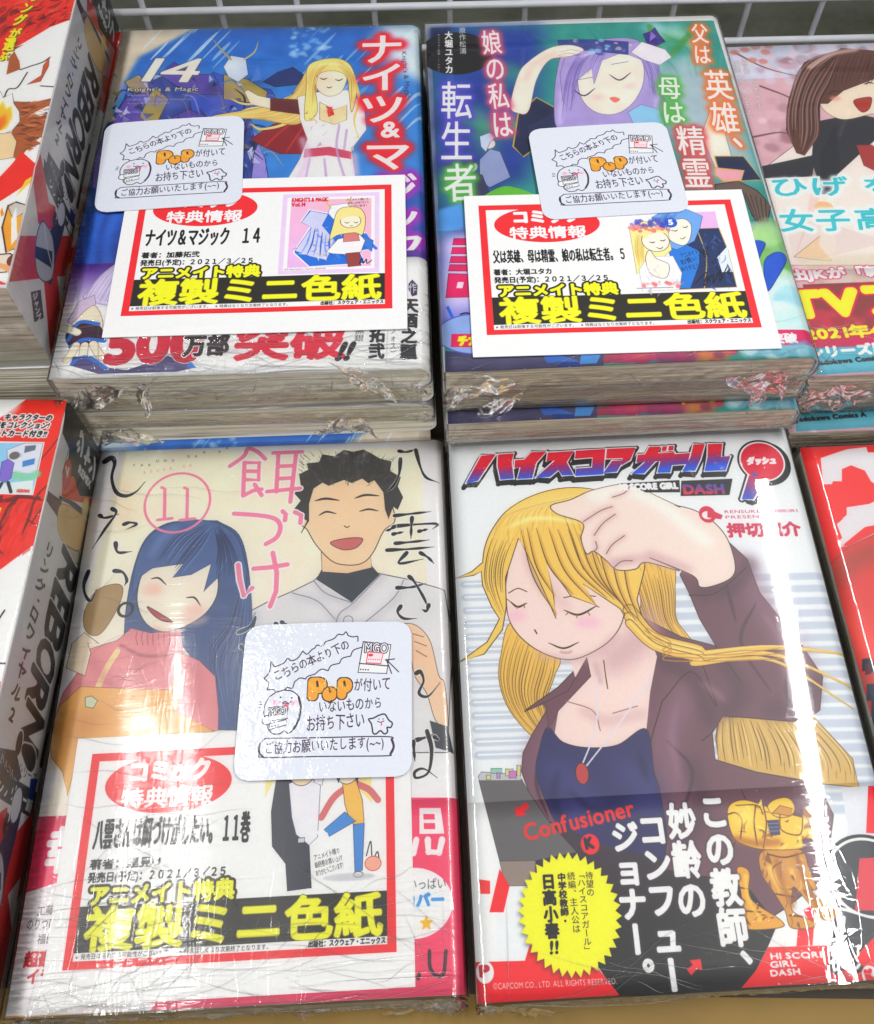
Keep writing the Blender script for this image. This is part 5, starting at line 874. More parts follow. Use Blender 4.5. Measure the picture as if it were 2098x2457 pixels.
        hy = (244, 224, 150); p.poly(ID([(600, 190), (640, 150), (700, 150), (740, 200), (740, 290), (700, 330), (640, 380), (600, 400)]), hy, edge=(170, 140, 80)); p.strands(ID([(620, 200), (605, 290), (610, 390)]), ID([(660, 190), (640, 280), (630, 380)]), 9, .03, (206, 176, 90)); p.ell(ID([(688, 245)]), .5, .52, (250, 226, 212), edge=ln); p.poly(ID([(640, 240), (650, 190), (700, 175), (740, 210), (700, 205), (670, 215)]), hy)
        face(p, [ID([(664, 250), (676, 254), (686, 250)]), ID([(704, 244), (716, 246), (726, 240)])], ID([(686, 276), (700, 284), (712, 274)]), ln, .04); p.poly(ID([(610, 380), (650, 320), (740, 320), (760, 400), (740, 475), (610, 478)]), (240, 238, 242), edge=(170, 160, 170)); p.poly(ID([(640, 330), (660, 290), (680, 330), (720, 360), (700, 420), (650, 400)]), (250, 226, 212), sm=True, edge=ln)
        p.blobs(40, ID([(600, 140), (740, 180)]), .09, [(70, 80, 170), (100, 90, 190)], .9, .01, 41, 1.2); p.blobs(26, ID([(600, 172), (745, 200)]), .09, [(226, 110, 110), (240, 150, 140)], .9, .01, 42, 1.2); p.blobs(20, ID([(610, 440), (760, 465)]), .07, [(226, 110, 110)], .9, .01, 43, 1.2)
        p.flecks(30, [ID([(860, 200), (930, 200), (940, 460), (850, 460)])], [(60, 84, 140), (20, 34, 70)], .01, .05, .5, ang=1.4); p.flecks(30, [ID([(615, 390), (655, 330), (740, 330), (755, 400), (735, 465), (615, 470)])], [(206, 200, 214), (255, 250, 250), (190, 176, 190)], .01, .04, .4, ang=1.3)
        p.ell(ID([(757, 158)]), .24, .24, (40, 90, 190)); p.ht('5', ID([(747, 168)]), ID([(767, 168)]), .24, WH, bold=.02)
        for i, t in enumerate(('アニメイト様にて', 'お買い上げ', 'ありがとうございます！')): p.ht(t, ID([(770-i*4, 330+i*32)]), ID([(880-i*30+i*i*24, 300+i*26)]), .22, BK, wob=.15)
        p.line(ID([(800, 450), (850, 400), (830, 460), (870, 410), (865, 450), (900, 390), (890, 440), (925, 380)]), .04, BK)
        R(590, 462, 720, 466, (150, 150, 156))
    if which == 'D':
        R(590, 96, 945, 478, (244, 243, 246)); p.poly(ID([(600, 96), (925, 96), (930, 240), (860, 170), (760, 96)]), (244, 216, 150)); p.poly(ID([(600, 96), (660, 96), (600, 210)]), (244, 216, 150))
        dk = (56, 60, 74); p.poly(ID([(640, 96), (672, 96), (680, 160), (690, 280), (720, 330), (740, 350), (750, 470), (680, 475), (672, 400), (630, 350), (622, 250)]), dk, edge=(30, 32, 40)); p.poly(ID([(672, 170), (730, 150), (770, 180), (765, 330), (740, 352), (700, 320), (685, 270)]), (226, 224, 240), edge=(90, 90, 120)); p.ell(ID([(712, 130)]), .42, .48, (244, 210, 176), edge=ln); p.poly(ID([(672, 120), (680, 92), (745, 92), (752, 130), (735, 110), (700, 104)]), (90, 84, 80)); face(p, [ID([(694, 128), (704, 124), (712, 128)]), ID([(724, 124), (732, 120), (740, 124)])], ID([(710, 154), (718, 152), (726, 154)]), ln, .03); R(706, 330, 726, 344, (200, 200, 206), edge=BK)
        p.poly(ID([(752, 96), (790, 96), (775, 180), (750, 170)]), (226, 224, 240), edge=(90, 90, 120))
        p.line(ID([(850, 190), (810, 220), (775, 275)]), .2, (206, 116, 116)); p.line(ID([(880, 180), (920, 200), (948, 232)]), .2, (206, 116, 116)); p.poly(ID([(838, 176), (880, 170), (900, 230), (905, 290), (896, 312), (862, 290), (846, 240)]), (240, 186, 90), edge=ln); p.poly(ID([(846, 262), (880, 290), (800, 330), (784, 310)]), (70, 140, 206), edge=ln); p.poly(ID([(872, 300), (906, 296), (900, 430), (878, 432)]), (70, 140, 206), edge=ln); p.ell(ID([(852, 140)]), .36, .4, (244, 216, 196), edge=ln); p.poly(ID([(815, 150), (820, 106), (860, 96), (888, 120), (885, 180), (870, 140), (840, 130), (825, 175)]), (56, 80, 130), edge=(36, 44, 74)); p.line(ID([(770, 318), (790, 325)]), .14, WH); p.ell(ID([(888, 440)]), .14, .08, WH, edge=ln); p.ell(ID([(860, 446)]), .8, .12, (180, 180, 186), .7, blur=.03)
        for i, t in enumerate(('アニメイト様で', '最終巻お買い上げ', 'ありがとうございます！')): p.ht(t, ID([(756+i*4, 396+i*22)]), ID([(834+i*8, 378+i*20)]), .16, BK, wob=.12)
        p.vt('大和クン', ID([(800, 96)]), ID([(804, 150)]), .14, BK, wob=.1); p.line(ID([(912, 390), (925, 350), (930, 400), (945, 380), (950, 400)]), .03, BK); p.ell(ID([(932, 412)]), .24, .2, (236, 170, 150), edge=(190, 80, 60))
    p.speckle(3, .004, 8)
    return p

def print_sticker():
    p = Print(5.5, 4.9, 150, (214, 218, 230), [(6+560*0, 60), (1706, 60), (1706, 1560), (6, 1560)])
    ln = (58, 40, 66); L = lambda q, w=.035, c=ln, **k: p.line(ID(q), w, c, **k)
    up = [(230, 605), (275, 530), (290, 440), (330, 485), (400, 470), (450, 410), (490, 440), (560, 400), (605, 345), (650, 370), (700, 330), (740, 285), (790, 300), (830, 250), (890, 240), (950, 180), (990, 190), (1030, 155), (1060, 200), (1150, 205), (1160, 260), (1210, 315)]
    for i in range(0, len(up)-2, 2): a, b, c = up[i:i+3]; L([a, ((a[0]+b[0])/2+4, (a[1]+b[1])/2+12), (b[0]+6, b[1]+6), c])
    dn = [(230, 605), (280, 650), (270, 720), (330, 715), (360, 745), (440, 725), (470, 700), (520, 710), (540, 650), (590, 615), (650, 625), (670, 600), (740, 580), (800, 535), (870, 550), (900, 500), (980, 480), (1010, 430), (1090, 410), (1120, 350), (1210, 320)]
    for i in range(0, len(dn)-2, 2): a, b, c = dn[i:i+3]; L([a, b, c])
    p.ht('こちらの本より下の', ID([(345, 640)]), ID([(1090, 330)]), .33, ln, wob=.1, bold=.004)
    for t, x, y, w, h in (('P', 695, 800, 150, .5), ('o', 855, 810, 85, .3), ('P', 995, 795, 95, .44)):
        p.ht(t, ID([(x, y)]), ID([(x+w, y)]), h, (240, 156, 36), bold=.12, outl=[(.04, (50, 34, 40))], off=(0, 0))
    for x, y, hgt in ((765, 685, 30), (892, 745, 20), (1035, 690, 28)): L([(x, y-hgt), (x+8, y+hgt*.6)], .07, (60, 40, 30))
    for k in range(16): L([(690+k*25, 660+(k % 4)*20), (700+k*25, 710+(k % 3)*20)], .03, (250, 196, 90), a=.7)
    p.ht('が付いて', ID([(1130, 760)]), ID([(1500, 750)]), .42, ln, wob=.1, bold=.003); p.ht('いないものから', ID([(790, 960)]), ID([(1420, 930)]), .38, ln, wob=.1, bold=.003); p.ht('お持ち下さい', ID([(680, 1130)]), ID([(1250, 1100)]), .46, ln, wob=.1, bold=.003)
    p.ht('ご協力お願いいたします(~~)', ID([(290, 1330)]), ID([(1440, 1300)]), .38, ln, wob=.08, bold=.003)
    q = [(290, 1180), (800, 1190), (1450, 1195), (1520, 1230), (1530, 1310), (1500, 1355), (1440, 1372), (800, 1362), (290, 1355), (240, 1320), (230, 1240), (290, 1180)]
    L(q, .035, sm=True); L([(1510, 1220), (1530, 1290), (1500, 1355)], .07); L([(240, 1220), (240, 1310), (280, 1350)], .06)
    # plain round doodles
    L([(360, 745), (430, 730), (520, 740), (590, 800), (615, 900), (600, 1020), (560, 1100), (510, 1140), (465, 1115), (430, 1140), (360, 1140), (310, 1090), (300, 1050), (250, 1030), (260, 980), (255, 890), (290, 800), (360, 745)]); L([(590, 800), (615, 900), (600, 1020), (560, 1100)], .07)
    p.ell(ID([(290, 1010)]), .14, .14, (226, 228, 238), edge=ln, ew=.03)
    p.poly(ID([(300, 890), (480, 880), (490, 1000), (310, 1020)]), (222, 226, 236), edge=ln, ew=.03); p.ht('MGO', ID([(320, 965)]), ID([(470, 955)]), .2, (226, 228, 238), outl=[(.03, ln)]); p.poly(ID([(320, 1045), (480, 1010), (490, 1060), (320, 1100)]), (226, 228, 238), edge=ln, ew=.03)
    for x in (345, 375, 405): p.ell(ID([(x, 1070-(x-345)*.2)]), .025, .025, ln)
    p.ell(ID([(350, 845)]), .1, .08, (246, 160, 190), .8, blur=.02); p.ell(ID([(545, 855)]), .1, .08, (246, 160, 190), .8, blur=.02); p.ell(ID([(410, 797)]), .03, .03, ln); p.ell(ID([(520, 803)]), .03, .03, ln)
    L([(405, 835), (430, 850), (460, 838), (490, 855), (520, 840)], .03); p.poly(ID([(430, 850), (500, 860), (490, 930), (475, 880), (440, 875)]), (236, 110, 130), edge=ln)
    L([(1380, 995), (1440, 985), (1480, 1040), (1515, 1070), (1500, 1110), (1465, 1110), (1470, 1150), (1440, 1170), (1400, 1140), (1360, 1168), (1330, 1160), (1320, 1110), (1310, 1070), (1285, 1030), (1330, 1020), (1380, 995)], .045)
    p.ell(ID([(1385, 1030)]), .02, .02, ln); p.ell(ID([(1425, 1030)]), .02, .02, ln); L([(1370, 1050), (1400, 1060), (1435, 1048)], .025); p.poly(ID([(1400, 1060), (1418, 1060), (1416, 1095), (1404, 1095)]), (236, 110, 130))
    p.poly(ID([(1215, 265), (1495, 300), (1455, 590), (1170, 575)]), (226, 228, 238), edge=ln, ew=.035); L([(1180, 485), (1470, 515)]); p.ht('MGO', ID([(1225, 375)]), ID([(1470, 385)]), .33, (226, 228, 238), outl=[(.03, ln)]); p.poly(ID([(1265, 370), (1420, 385), (1395, 492), (1250, 480)]), (250, 214, 220), edge=(216, 60, 80), ew=.04); p.ell(ID([(1293, 403)]), .08, .05, (216, 60, 80))
    for x in range(6): p.ell(ID([(1275+x*22, 445+x)]), .02, .02, (216, 60, 80))
    for x in range(4): p.ell(ID([(1195+x*25, 545+x*2)]), .025, .025, ln)
    L([(1440, 455), (1535, 445)]); L([(1450, 450), (1505, 590)]); L([(1450, 450), (1575, 575)])
    for k in range(3): L([(205-k*4, 830+k*26), (235-k*4, 838+k*22)], .025)
    return p
# ------------------------------------------------------------------ materials
def mat(name):
    m = bpy.data.materials.new(name); m.use_nodes = True
    N = m.node_tree.nodes; N.clear(); return m, N, m.node_tree.links
def node(N, t, **k):
    n = N.new(t)
    for a, b in k.items():
        if a.startswith('i_'): n.inputs[a[2:].replace('_', ' ')].default_value = b
        else: setattr(n, a, b)
    return n
def lin(c): return tuple(((x/255+.055)/1.055)**2.4 if x > 10 else x/255/12.92 for x in c)+(1,)
def print_mat(name, img, rough=.38, coat=0.0, cr=.08, ext='EXTEND', bump=.0):
    m, N, L = mat(name)
    o = node(N, 'ShaderNodeOutputMaterial'); b = node(N, 'ShaderNodeBsdfPrincipled', i_Roughness=rough)
    b.inputs['Coat Weight'].default_value = coat; b.inputs['Coat Roughness'].default_value = cr
    t = node(N, 'ShaderNodeTexImage', image=img, extension=ext); uv = node(N, 'ShaderNodeUVMap', uv_map='UVMap')
    tc = node(N, 'ShaderNodeTexCoord'); g = node(N, 'ShaderNodeTexNoise', i_Scale=900.0, i_Detail=2.0)
    mx = node(N, 'ShaderNodeMix', data_type='RGBA', blend_type='MULTIPLY'); mx.inputs[0].default_value = .10
    L.new(uv.outputs[0], t.inputs[0]); L.new(tc.outputs['Object'], g.inputs[0])
    L.new(t.outputs[0], mx.inputs[6]); L.new(g.outputs[0], mx.inputs[7]); L.new(mx.outputs[2], b.inputs['Base Color'])
    if bump:
        v = node(N, 'ShaderNodeTexNoise', i_Scale=260.0, i_Detail=3.0, i_Roughness=.6); v2 = node(N, 'ShaderNodeTexNoise', i_Scale=34.0, i_Detail=2.0)
        ad = node(N, 'ShaderNodeMath', operation='MULTIPLY_ADD'); ad.inputs[1].default_value = 4.0
        bp = node(N, 'ShaderNodeBump', i_Strength=bump, i_Distance=.0006)
        for q in (v, v2): L.new(tc.outputs['Object'], q.inputs[0])
        L.new(v2.outputs[0], ad.inputs[0]); L.new(v.outputs[0], ad.inputs[2]); L.new(ad.outputs[0], bp.inputs['Height']); L.new(bp.outputs[0], b.inputs['Coat Normal'])
    L.new(b.outputs[0], o.inputs[0]); return m
def plain_mat(name, c, rough=.5, noise=.0, scale=60., c2=None, metal=0, stretch=(1, 1, 1), bump=0):
    m, N, L = mat(name)
    o = node(N, 'ShaderNodeOutputMaterial'); b = node(N, 'ShaderNodeBsdfPrincipled', i_Roughness=rough, i_Metallic=metal)
    tc = node(N, 'ShaderNodeTexCoord'); mp = node(N, 'ShaderNodeMapping'); mp.inputs['Scale'].default_value = stretch
    g = node(N, 'ShaderNodeTexNoise', i_Scale=scale, i_Detail=5.0, i_Roughness=.6); cr = node(N, 'ShaderNodeValToRGB')
    cr.color_ramp.elements[0].position = .35; cr.color_ramp.elements[1].position = .65
    cr.color_ramp.elements[0].color = lin(c); cr.color_ramp.elements[1].color = lin(c2 or c)
    L.new(tc.outputs['Object'], mp.inputs[0]); L.new(mp.outputs[0], g.inputs[0]); L.new(g.outputs[0], cr.inputs[0]); L.new(cr.outputs[0], b.inputs['Base Color'])
    if bump:
        bp = node(N, 'ShaderNodeBump', i_Strength=bump, i_Distance=.001); L.new(g.outputs[0], bp.inputs['Height']); L.new(bp.outputs[0], b.inputs['Normal'])
    L.new(b.outputs[0], o.inputs[0]); return m
def page_mat(name, c, c2, dark):
    m, N, L = mat(name)
    o = node(N, 'ShaderNodeOutputMaterial'); b = node(N, 'ShaderNodeBsdfPrincipled', i_Roughness=.85)
    tc = node(N, 'ShaderNodeTexCoord')
    def nz(sc, scale, lo, hi, ca, cb, det=3.0):
        mp = node(N, 'ShaderNodeMapping'); mp.inputs['Scale'].default_value = sc
        g = node(N, 'ShaderNodeTexNoise', i_Scale=scale, i_Detail=det, i_Roughness=.65, i_Distortion=.15); cr = node(N, 'ShaderNodeValToRGB')
        cr.color_ramp.elements[0].position = lo; cr.color_ramp.elements[1].position = hi
        cr.color_ramp.elements[0].color = ca; cr.color_ramp.elements[1].color = cb
        L.new(tc.outputs['Object'], mp.inputs[0]); L.new(mp.outputs[0], g.inputs[0]); L.new(g.outputs[0], cr.inputs[0]); return g, cr
    g1, a = nz((.5, .5, 36), 22, .40, .60, lin(c), lin(c2)); g2, d = nz((1, 1, 34), 12, .33, .40, lin(dark), (1, 1, 1, 1), 2.0); g3, e = nz((1, 1, 8), 9, .3, .8, (.80, .78, .72, 1), (1, 1, 1, 1))
    m1 = node(N, 'ShaderNodeMix', data_type='RGBA', blend_type='MULTIPLY'); m1.inputs[0].default_value = .85; m2 = node(N, 'ShaderNodeMix', data_type='RGBA', blend_type='MULTIPLY'); m2.inputs[0].default_value = .8
    L.new(a.outputs[0], m1.inputs[6]); L.new(d.outputs[0], m1.inputs[7]); L.new(m1.outputs[2], m2.inputs[6]); L.new(e.outputs[0], m2.inputs[7]); L.new(m2.outputs[2], b.inputs['Base Color'])
    bp = node(N, 'ShaderNodeBump', i_Strength=.7, i_Distance=.0004); L.new(g1.outputs[0], bp.inputs['Height']); L.new(bp.outputs[0], b.inputs['Normal'])
    L.new(b.outputs[0], o.inputs[0]); return m
def film_mat(name, edge, mid, rough=.10, tint=.99, gain=1.5, ang=12, wave=.15, broad=.35):
    """clear shrink film: sharp folds near the front edge, finer ripples over the middle"""
    m, N, L = mat(name)
    o = node(N, 'ShaderNodeOutputMaterial'); tr = node(N, 'ShaderNodeBsdfTransparent'); tr.inputs[0].default_value = (tint, tint, tint*.995, 1)
    gl = node(N, 'ShaderNodeBsdfGlossy', i_Roughness=rough); g2 = node(N, 'ShaderNodeBsdfGlossy', i_Roughness=.3); gm = node(N, 'ShaderNodeMixShader'); gm.inputs[0].default_value = broad; L.new(gl.outputs[0], gm.inputs[1]); L.new(g2.outputs[0], gm.inputs[2]); mx = node(N, 'ShaderNodeMixShader'); fr = node(N, 'ShaderNodeFresnel', i_IOR=1.5)
    tc = node(N, 'ShaderNodeTexCoord'); uv = node(N, 'ShaderNodeUVMap', uv_map='UVMap'); sp = node(N, 'ShaderNodeSeparateXYZ'); L.new(uv.outputs[0], sp.inputs[0])
    def math_(op, a, b=None, c=None):
        n = node(N, 'ShaderNodeMath', operation=op)
        for i, q in enumerate((a, b, c)):
            if q is None: continue
            if isinstance(q, (int, float)): n.inputs[i].default_value = q
            else: L.new(q, n.inputs[i])
        return n.outputs[0]
    def ridged(scale, st, rz, det=3.0, dist=1.2, off=0):
        mp = node(N, 'ShaderNodeMapping'); mp.inputs['Scale'].default_value = st; mp.inputs['Rotation'].default_value = (0, 0, math.radians(rz)); mp.inputs['Location'].default_value = (off, off*.7, 0)
        g = node(N, 'ShaderNodeTexNoise', i_Scale=scale, i_Detail=det, i_Roughness=.55, i_Distortion=dist)
        L.new(tc.outputs['Object'], mp.inputs[0]); L.new(mp.outputs[0], g.inputs[0])
        v = math_('ABSOLUTE', math_('SUBTRACT', g.outputs[0], .5)); return math_('POWER', math_('SUBTRACT', 1.0, math_('MINIMUM', math_('MULTIPLY', v, 15.0), 1.0)), 1.6)
    e1 = ridged(16, (1, 9, 3), ang, 2.0, .5, .3); e2 = ridged(30, (1, 7, 2), -ang*1.7, 2.0, .4, .9); e3 = ridged(50, (5, 1, 1), 55, 1.0, .3)
    low = node(N, 'ShaderNodeTexNoise', i_Scale=16.0, i_Detail=1.0); lm = node(N, 'ShaderNodeMapping'); lm.inputs['Scale'].default_value = (1.6, .22, 1); lm.inputs['Rotation'].default_value = (0, 0, math.radians(-14)); L.new(tc.outputs['Object'], lm.inputs[0]); L.new(lm.outputs[0], low.inputs[0])
    vv = sp.outputs[1]      # 1 at the far edge, 0 at the near edge, below 0 on the front fold
    k = math_('POWER', math_('SUBTRACT', 1.0, math_('MINIMUM', math_('MAXIMUM', vv, 0.0), 1.0)), 7.0)
    side = math_('POWER', math_('ABSOLUTE', math_('SUBTRACT', math_('MULTIPLY', sp.outputs[0], 2.0), 1.0)), 14.0)
    onfront = math_('LESS_THAN', vv, -.001); k = math_('MULTIPLY', k, math_('SUBTRACT', 1.0, math_('MULTIPLY', onfront, .7)))
    amp = math_('ADD', math_('MULTIPLY', math_('MINIMUM', math_('ADD', k, math_('MULTIPLY', side, .5)), 1.0), edge), mid)
    hgt = math_('MULTIPLY', math_('ADD', math_('ADD', e1, math_('MULTIPLY', e2, .5)), math_('MULTIPLY', e3, .22)), amp)
    hgt = math_('ADD', hgt, math_('MULTIPLY', low.outputs[0], wave))
    bp = node(N, 'ShaderNodeBump', i_Strength=1.0, i_Distance=.0011); L.new(hgt, bp.inputs['Height'])
    L.new(bp.outputs[0], gl.inputs['Normal']); L.new(bp.outputs[0], fr.inputs['Normal'])
    f = math_('MINIMUM', math_('MULTIPLY', fr.outputs[0], gain), .9)
    L.new(f, mx.inputs[0]); L.new(tr.outputs[0], mx.inputs[1]); L.new(gm.outputs[0], mx.inputs[2]); L.new(mx.outputs[0], o.inputs[0]); return m

IM = {k: f() for k, f in (('magic', print_magic), ('hero', print_hero), ('teacher', print_teacher), ('feeding', print_feeding), ('omnibus', print_omnibus), ('omniflame', lambda: print_omnibus(True)), ('omspine', print_omnibus_spine), ('blossom', print_blossom), ('pixel', print_pixel))}
MP = {k: print_mat(k+'_print', v.image(k+'_print'), .5) for k, v in IM.items()}
CARD = {k: print_mat('card_print_'+k.lower(), print_card(k).image('card_print_'+k.lower()), .55) for k in 'ABD'}
STICK = print_mat('laminated_print', print_sticker().image('notice_print'), .45, .9, .09, bump=.55)
bpy.data.objects.remove(_to); bpy.data.curves.remove(_tc)
PAGES = page_mat('page_edges', (196, 184, 160), (246, 240, 224), (112, 96, 76)); PAGES2 = page_mat('page_edges_pale', (200, 194, 176), (248, 244, 232), (112, 102, 86)); PAGES3 = page_mat('page_edges_rough', (188, 174, 156), (240, 230, 214), (108, 90, 78))
WHITE = plain_mat('white_paper', (232, 232, 232), .5); BACKP = plain_mat('cover_back', (226, 222, 216), .5)
FILM_A = film_mat('shrink_film', .30, .010, .05, gain=1.3, broad=.25); FILM_S = film_mat('shrink_film_smooth', .035, .0015, .03, gain=1.2, ang=8, wave=.05, broad=.2); FILM_W = film_mat('shrink_film_crumpled', .14, .014, .10, gain=1.6, ang=20, wave=.5, broad=.5); CREASE = film_mat('film_crease', 0, 0, .24, gain=1.0, broad=0, wave=0); FILM_C = film_mat('shrink_film_gathered', .12, .12, .10, gain=1.0, broad=.3); FILM_O = film_mat('shrink_film_omnibus', .05, .008, .08, gain=.9, ang=60)

# ------------------------------------------------------------------ mesh helpers
def mesh(name, v, f, mats, parent=None, uv=None, mi=None, smooth=True):
    me = bpy.data.meshes.new(name); me.from_pydata([(a*CM, b*CM, c*CM) for a, b, c in v], [], f)
    for m in (mats if isinstance(mats, (list, tuple)) else [mats]): me.materials.append(m)
    if uv is not None:
        ul = me.uv_layers.new(name='UVMap'); idx = np.zeros(len(me.loops), int); me.loops.foreach_get('vertex_index', idx)
        ul.data.foreach_set('uv', np.asarray(uv, np.float32)[idx].ravel())
    if mi is not None: me.polygons.foreach_set('material_index', mi)
    if smooth: me.polygons.foreach_set('use_smooth', [True]*len(me.polygons))
    me.update(); o = bpy.data.objects.new(name, me); col.objects.link(o)
    if parent: o.parent = parent
    return o
def gridf(nx, ny, off=0, flip=False):
    F = []
    for j in range(ny-1):
        for i in range(nx-1):
            a = off+j*nx+i; q = (a, a+1, a+nx+1, a+nx); F.append(q[::-1] if flip else q)
    return F
def thing(name, label, cat, x, y, z, rot=0, group=None):
    o = bpy.data.objects.new(name, None); col.objects.link(o); o.empty_display_size = .02
    o.location = (x*CM, y*CM, z*CM); o.rotation_euler = (0, 0, rot); o['label'] = label; o['category'] = cat
    if group: o['group'] = group
    return o
class Sag:                      # gentle waves of a paperback that was handled
    def __init__(s, seed, a): r = random.Random(seed); s.a = a; s.p = [r.uniform(0, 6.28) for _ in range(5)]
    def __call__(s, x, y):
        p = s.p; return s.a*(math.sin(x*.33+p[0])*.5+math.sin(y*.27+p[1]+x*.1)*.5+math.sin(x*.8+y*.35+p[2])*.25)
def profile(w, t, r, off=0.0, n=5):      # right-hand spine: front left edge -> spine -> back left edge
    P = [(-w/2+w*(i/22)*(1-r/w), t+off, 0) for i in range(22)]
    for k in range(n+1): a = math.pi/2*(1-k/n); P.append((w/2-r+(r+off)*math.cos(a), t-r+(r+off)*math.sin(a), 1 if k > n*.55 else 0))
    for k in range(1, 4): P.append((w/2+off, t-r-(t-2*r)*k/4, 1))
    for k in range(n+1): a = -math.pi/2*k/n; P.append((w/2-r+(r+off)*math.cos(a), r+(r+off)*math.sin(a), 1))
    P += [(w/2-r-(w-r)*k/6, -off*.0, 2) for k in range(1, 7)]
    return P
def wrap_sheet(name, w, h, t, r, y0, y1, off, sag, mats, parent, thick=.022, spine=False, x0=None, stop=2):
    P = profile(w, t, r, off); ny = max(3, int(abs(y1-y0)/.7)+2); V, UV, MI = [], [], []
    if x0 is not None: P = [(max(p[0], x0), p[1], p[2]) for p in P]
    if stop == 1: P = [p for p in P if p[2] < 2]
    nx = len(P)
    for j in range(ny):
        y = y1+(y0-y1)*j/(ny-1)
        for x, z, k in P:
            f = max(0, min(1, (z-t*.5)/(t*.5))); V.append((x, y, z+sag(x, y)*f))
            UV.append(((t-z)/t if spine and k == 1 else min((x+w/2)/w, .996), (y+h/2)/h))
    F = gridf(nx, ny, flip=True)
    for j in range(ny-1):
        for i in range(nx-1): kk = max(P[i][2], P[i+1][2]); MI.append(min(kk, 2) if spine else (0 if kk < 2 else 1))
    o = mesh(name, V, F, mats, parent, UV, MI)
    s = o.modifiers.new('thickness', 'SOLIDIFY'); s.thickness = thick*CM; s.offset = -1
    return o
def page_block(w, h, t, r, m, parent, seed, sag):
    rn = random.Random(seed); nz = max(10, int(t*16)); V, rings = [], []
    fx = [i/46 for i in range(47)]; w1 = [rn.uniform(0, 6) for _ in range(4)]
    z0, z1 = .03, t-.03-1.5*sag.a
    for k in range(nz):
        q = k/(nz-1); z = z0+(z1-z0)*q; lo = rn.uniform(-.022, .022)
        e = max(0, abs(z-t/2)-(t/2-r)); xr = w/2-.07-(r-math.sqrt(max(r*r-e*e, 0)) if r > .1 else 0); xl = -w/2+.07+rn.uniform(0, .02)
        yf, yb = -h/2+.05, h/2-.05; ring = []
        for a in fx:
            x = xl+(xr-xl)*a; y = yf+lo+.02*math.sin(a*5+w1[0]+q*2)+.012*mnoise.noise(Vector((a*7, q*9, seed)))
            zz = z+.04*t*math.sin(q*math.pi)*math.sin(a*6+w1[1])+sag(x, y)*q; ring.append((x, y, zz))
        for a in fx[1:-1:3]: ring.append((xr, yf+(yb-yf)*a, z+sag(xr, 0)*q))
        ring.append((xr, yb, z+sag(xr, yb)*q))
        for a in fx[1:-1:3]: ring.append((xr+(xl-xr)*a, yb, z+sag(xr+(xl-xr)*a, yb)*q))
        ring.append((xl, yb, z+sag(xl, yb)*q))
        for a in fx[1:-1:3]: yy = yb+(yf-yb)*a; ring.append((xl+lo, yy, z+sag(xl, yy)*q))
        rings.append(len(ring)); V += ring
    n = rings[0]; F = []
    for k in range(nz-1):
        for i in range(n): a, b = k*n+i, k*n+(i+1) % n; F.append((a, b, b+n, a+n))
    F += [tuple(range(n))[::-1], tuple(range((nz-1)*n, nz*n))]
    return mesh('page_block', V, F, m, parent, smooth=False)
def ridge(p, s):
    v = 0; a = 1
    for o in range(3): v += a*max(0, 1-abs(mnoise.noise(p*s))*5.0)**1.5*1.6; s *= 2.1; a *= .5
    return v/1.75
def film(w, h, t, r, m, parent, seed, sag, front=.14, lift=.05, drop=1.0, crumple=.10, top_amp=.006, spread=2.6, wav=0.0):
    """one bag of shrink film: top, rolled spine side, fore-edge side and a gathered front"""
    P = profile(w+.04, t, r, lift); P = [p for p in P if p[2] < 2]; ny = 80; V, UV = [], []
    P = [(-w/2-.05, t*.1, 0), (-w/2-.06, t*.6, 0), (-w/2-.05, t+lift*.5, 0)]+P; nx = len(P)
    for j in range(ny):
        q = j/(ny-1); y = h/2+.06-(h+.12)*q
        for x, z, k in P:
            near = max(0, 1-(y+h/2)/spread)+.25*max(0, 1-(h/2-y)/1.2)
            d = top_amp*(.25+2.0*near**1.5)*ridge(Vector((x*.35+y*.12, y*1.5-x*.22, seed)), 1.0)
            nz_ = 1 if z > t*.7 else 0; wv = wav*math.sin(x*2.3+y*.35+.9*math.sin(y*.5+seed))*nz_; V.append((x+(0 if nz_ else d*1.5), y, z+sag(x, y)*nz_+d*nz_+wv)); UV.append(((x+w/2)/w, (y+h/2)/h))
    F = gridf(nx, ny, flip=True)
    # front gathering
    o = len(V); fx, fz = 150, 26
    for j in range(fz):
        q = j/(fz-1)
        for i in range(fx):
            a = i/(fx-1); x = (-w/2-.05)+(w+.1)*a; rr = r if a > .9 else 0
            xe = x
            z = t+lift-(t+lift)*q*drop; edge = min(a, 1-a)*w
            cr = ridge(Vector((x*.9+z*.8, z*2.6-x*.35, seed+3.3)), 1.0); c = crumple*(.10+1.5*max(0, 1-edge/2.0)**1.3)
            y = -h/2-.06-front*math.sin(min(q*1.15, 1)*math.pi)*(.5+.5*cr)-c*cr*(.2+math.sin(q*math.pi))
            e = max(0, abs(z-t/2)-(t/2-r)) if r > .1 else 0
            if a > .97: xe = x-(r-math.sqrt(max(r*r-e*e, 0)))*(a-.97)/.03
            V.append((xe+.03*cr*(1 if edge < 1 else 0), y, z+(sag(x, -h/2)*(1-q)))); UV.append((a, -q))
    F += gridf(fx, fz, o, flip=True)
    return mesh('shrink_wrap', V, F, m, parent, UV)

